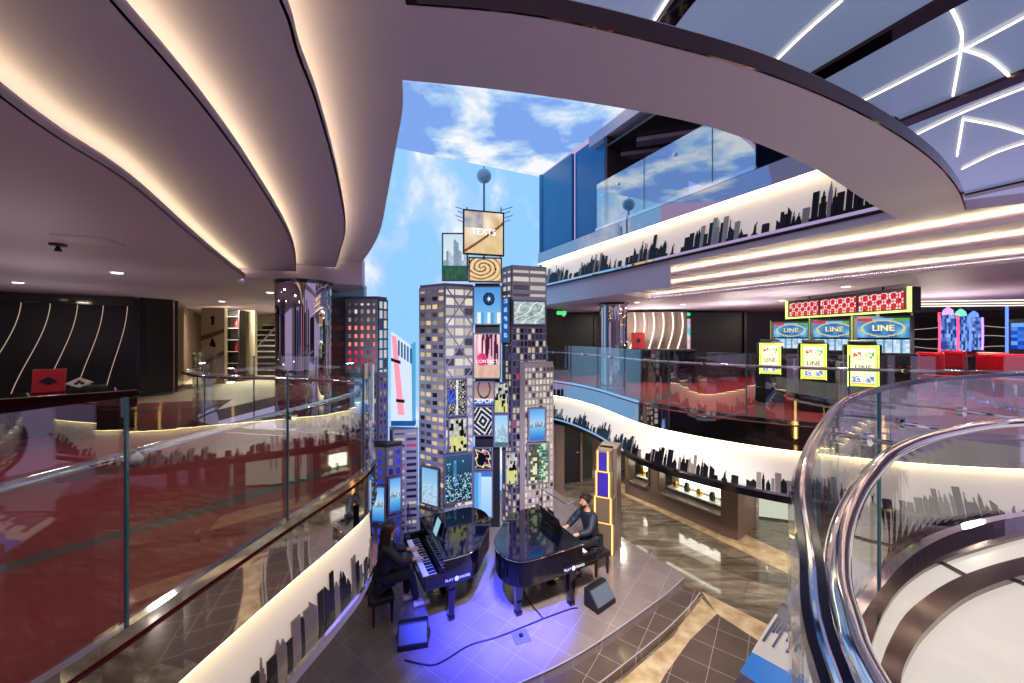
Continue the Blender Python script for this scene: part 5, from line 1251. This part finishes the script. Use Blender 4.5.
struct('wall_left.004', MB().prism([(-8.22, 9.22), (-13.4, 16.4), (-13.6, 16.3), (-8.4, 9.32)], MID, CEIL), BROWN, 'brown side wall of the stair corridor', 'wall')
def corridor_panel(px0, px1, d, label, m, marks):
    a_, b_ = pd(px0, d), pd(px1, d); t = thing('corridor_panel', label, 'wall panel', ((a_[0] + b_[0]) / 2, d, MID), .0); w_ = b_[0] - a_[0]
    link('panel', MB().box((0, 0, 1.12), (w_, .12, 2.22)), m, t)
    if marks:
        link('dark_band', MB().plate([(-w_ / 2, -.07, 1.25), (w_ / 2, -.07, 1.5), (w_ / 2, -.07, 1.62), (-w_ / 2, -.07, 1.4)], (0, -1, 0), .01), BROWN, t)
        link('dark_band', MB().plate([(-w_ / 2, -.07, .5), (w_ / 2, -.07, .85), (w_ / 2, -.07, .98), (-w_ / 2, -.07, .62)], (0, -1, 0), .01), BROWN, t)
        link('emblem', MB().plate([(-.09, -.07, 1.12), (.07, -.07, 1.06), (.1, -.07, 1.14), (.0, -.07, 1.36)], (0, -1, 0), .012), BLACKM, t)
        link('numeral', MB().plate([(-.03, -.07, 1.72), (.04, -.07, 1.72), (.04, -.07, 2.0), (-.07, -.07, 1.94), (-.03, -.07, 1.9)], (0, -1, 0), .012), BLACKM, t)
corridor_panel(203, 226, 11.2, 'cream wall panel with black card symbols left of the far stairs', CREAM, True)
corridor_panel(241, 256, 12.2, 'narrow cream panel beside the far stairs', CREAM, False)
t = thing('display_shelf', 'tall dark shelf with red goods between the two cream panels', 'shelf', (pd(233, 11.8)[0], 11.8, MID))
link('carcass', MB().box((0, .2, 1.1), (.5, .05, 2.2)).box((-.25, .05, 1.1), (.03, .3, 2.2)).box((.25, .05, 1.1), (.03, .3, 2.2)), BLACKM, t)
for k in range(6): link('shelf', MB().box((0, .05, .2 + .36 * k), (.48, .3, .02)), CHROME, t)
for k, z in enumerate((.215, .935, 1.655)):
    o = link('red_bottle', MB().lathe((0, 0, 0), [(.05, 0), (.05, .16), (.02, .2), (.02, .28)], 10), REDL, smooth=True); o.location = (pd(233, 11.8)[0] + .1, 11.84, MID + z); tag(o, ['red bottle on the lowest shelf of the tall dark display', 'red bottle on the middle shelf of the tall dark display', 'red bottle on the upper shelf of the tall dark display'][k], 'bottle', 'red bottles on the tall dark shelf')
t = thing('staircase', 'grey stairs with metal railing at the end of the left corridor', 'stairs', (pd(262, 14)[0], 13.6, MID))
for k in range(9): link('step', MB().box((0, .3 * k + .15, .21 * k + .105 - (.0 if k == 0 else .03)), (2.6, .32, .21 if k == 0 else .15)), DARKG, t)
for k in range(9): link('nosing', MB().box((0, .3 * k - .01, .21 * (k + 1) - .03), (2.6, .03, .03)), WHITEP, t)
link('railing', MB().tube([(.1, -.1, 0), (.1, -.1, .95), (.1, 2.4, 2.65)], .03, 8), CHROME, t); link('railing_post', MB().tube([(.1, 1.2, .84), (.1, 1.2, 1.8)], .02, 8), CHROME, t)

# ================================================================= unseen walls and lights added behind the photographer for reflections
for i, (x, w_, m_, lb) in enumerate(((-6.5, 1.2, CREAM, 'cream'), (-4.6, 1.0, BLACKM, 'black'), (-2.9, .9, BLUEW, 'blue'), (-1.2, 1.0, BROWN, 'brown'), (.9, .9, REDL, 'red'), (2.8, 1.0, BLACKM, 'dark'), (4.8, 1.1, CREAM, 'pale'), (7.0, 1.3, BROWN, 'tan'))):
    struct('wall_rear_added' if i == 0 else 'wall_rear_added.%03d' % i, MB().box((x, -4.5 + .25 * (i % 2), 4.3), (w_ + .62, .1, 4.2 - .6 * (i % 3))), m_, lb + ' wall panel added behind the viewer for the mirrors', 'wall')
struct('wall_rear_added.008', MB().box((9.5, -1.6, 4.6), (.1, 5.4, 2.3)), DARKW, 'dark side wall added behind the viewer on the landing side', 'wall')
struct('wall_rear_added.009', MB().box((-14.2, .4, 4.6), (.1, 5, 2.2)), BROWN, 'brown side wall added behind the viewer on the left deck', 'wall')
struct('wall_lower.004', MB().box((5, -6.5, 1.2), (22, .2, 2.0)), BROWN, 'brown lower hall wall far behind the viewer', 'wall')
struct('wall_lower.005', MB().box((-5.9, 3, 1.2), (.2, 20, 2.0)), DARKG, 'dark lower hall wall beneath the left deck', 'wall')
for i, (x, lb) in enumerate(((-3.6, 'leftmost'), (-.8, 'second'), (2.4, 'third'), (5.6, 'rightmost'))):
    t = thing('added_wall_light', lb + ' tall unseen light added in the lower hall behind the viewer', 'wall light', (x, -6.36, .2)); link('backplate', MB().box((0, 0, 1.0), (.3, .04, 1.9)), BLACKM, t); link('light_tube', MB().box((0, .04, 1.0), (.08, .04, 1.7)), emis('amber_tube', rgb(255, 200, 120), 4) if i == 0 else MATS['amber_tube'], t)  # glowing tubes added out of view for mirrors and glass to reflect
# ================================================================= lamps
def dl(px, py, label, z=CEIL):
    p = gz(px, py, z); t = thing('downlight', label, 'downlight', (p.x, p.y, z))
    link('trim_ring', MB().lathe((0, 0, -.012), [(.09, 0), (.09, .012)], 18), WHITEP, t); link('lens', MB().lathe((0, 0, -.018), [(.06, 0), (.06, .006)], 16), MATS.get('lamp') or emis('lamp', rgb(255, 240, 210), 5), t)
    return p
for q in ((117, 272, 'round downlight in the left ceiling above the wave wall'), (18, 282, 'round downlight in the left ceiling nearest the left border'), (222, 301, 'small downlight over the corridor to the stairs'), (270, 292, 'downlight just left of the large mirrored column')): dl(*q)
for q in ((637, 302, 'small downlight left of the poster screen'), (683, 304, 'small downlight above the poster screen'), (846, 286, 'downlight above the middle slot machine'), (782, 300, 'downlight left of the red patterned sign')): dl(*q)
p = gz(58, 244, CEIL); t = thing('ceiling_sprinkler', 'small dark sprinkler head in the left ceiling', 'sprinkler', (p.x, p.y, CEIL)); link('plate', MB().lathe((0, 0, -.02), [(.06, 0), (.06, .02)], 12), BLACKM, t); link('nozzle', MB().lathe((0, 0, -.07), [(.03, 0), (.012, .05)], 10), BLACKM, t)
p = gz(90, 240, CEIL); tag(link('ceiling_access_panel', MB().box((p.x, p.y, CEIL - .006), (.35, .35, .012), .4).box((p.x, p.y, CEIL - .014), (.3, .3, .004), .4), PAINT2), 'flat square ceiling access plate in the left ceiling', 'panel')
def area(name, loc, size, power, col, rot=(0, 0, 0), spread=PI):
    l = bpy.data.lights.new(name, 'AREA'); l.shape = 'DISK'; l.size = size; l.energy = power; l.color = col; l.spread = spread
    o = bpy.data.objects.new(name, l); COL.objects.link(o); o.location = loc; o.rotation_euler = rot; return o
def spot(name, loc, to, power, col, ang, blend=.5, size=.05):
    l = bpy.data.lights.new(name, 'SPOT'); l.energy = power; l.color = col; l.spot_size = math.radians(ang); l.spot_blend = blend; l.shadow_soft_size = size
    o = bpy.data.objects.new(name, l); COL.objects.link(o); o.location = loc
    o.rotation_euler = (Vector(to) - Vector(loc)).to_track_quat('-Z', 'Y').to_euler(); return o
WARM = (1, .88, .72)
for x, y in ((-2.6, 1.6), (-3.6, 3.2), (-4.6, 5.0), (-6.5, 3.0), (-7.5, 6.0)): area('left_deck_lamp', (x, y, CEIL - .03), .25, 7, WARM)
for x, y in ((-8.5, 11.5), (-8.0, 14.0)): area('corridor_lamp', (x, y, CEIL - .03), .25, 110, WARM)
for x, y in ((4.5, 8.2), (4.6, 10.6), (6.0, 6.6), (8.5, 7.0), (10.5, 8.5), (3.2, 12.0), (8.5, 11.5)): area('gaming_deck_lamp', (x, y, CEIL - .03), .25, 26, WARM)
for x, y in ((4.0, 10.4), (6.2, 7.2), (3.0, 10.5), (7.5, 7.5), (5.2, 9.0)): area('lower_hall_lamp', (x, y, LOWC - .0), .2, 30, WARM)
for x, y in ((.1, 2.03), (.9, 2.25)): spot('added_stage_fill', (x, y, SOFFIT - .02), (x * .6 + 1.6, 7.4, STAGE), 1300, (1, .94, .9), 58, .9, .2)  # white fill spots added to brighten the stage
for x, y, z in ((6.0, 10.2, 4.5), (4.4, 11.9, 4.6), (9.2, 8.2, 4.5), (5.6, 7.9, 4.6)): area('added_gaming_deck_fill', (x, y, z), .3, 30, (1, .9, .78), (PI, 0, 0))  # unseen upward fill lamps added to brighten the gaming deck ceiling
for x, y in ((-5.8, 4.6), (-4.2, 2.2), (-8.0, 6.4)): area('added_left_deck_fill', (x, y, 4.2), .3, 5, (1, .86, .8), (PI, 0, 0))  # weak upward fill added to lift the left deck ceiling
BLUE = (.035, .05, 1)
spot('blue_stage_spot', (-1.2, 2.6, SOFFIT - .05), (-.35, 5.75, STAGE), 13000, BLUE, 26, .8, .05)
spot('blue_stage_spot', (.2, 3.2, SOFFIT - .05), (-.1, 6.1, STAGE), 9500, BLUE, 24, .8, .05)
for x, y, tx, tz in ((-.4, 2.0, -1.4, 3.6), (.4, 2.1, .1, 3.8), (-.1, 2.05, -1.8, 2.4)): spot('added_tower_fill', (x, y, SOFFIT - .03), (tx, 8.2, tz), 520, (.62, .72, 1), 44, .9, .08)  # cool fill spots added to brighten the tower fronts
spot('tower_base_spot', (.0, 4.4, 4.4), (-.9, 8.0, 1.5), 500, (.2, .22, 1), 60, .8, .05)
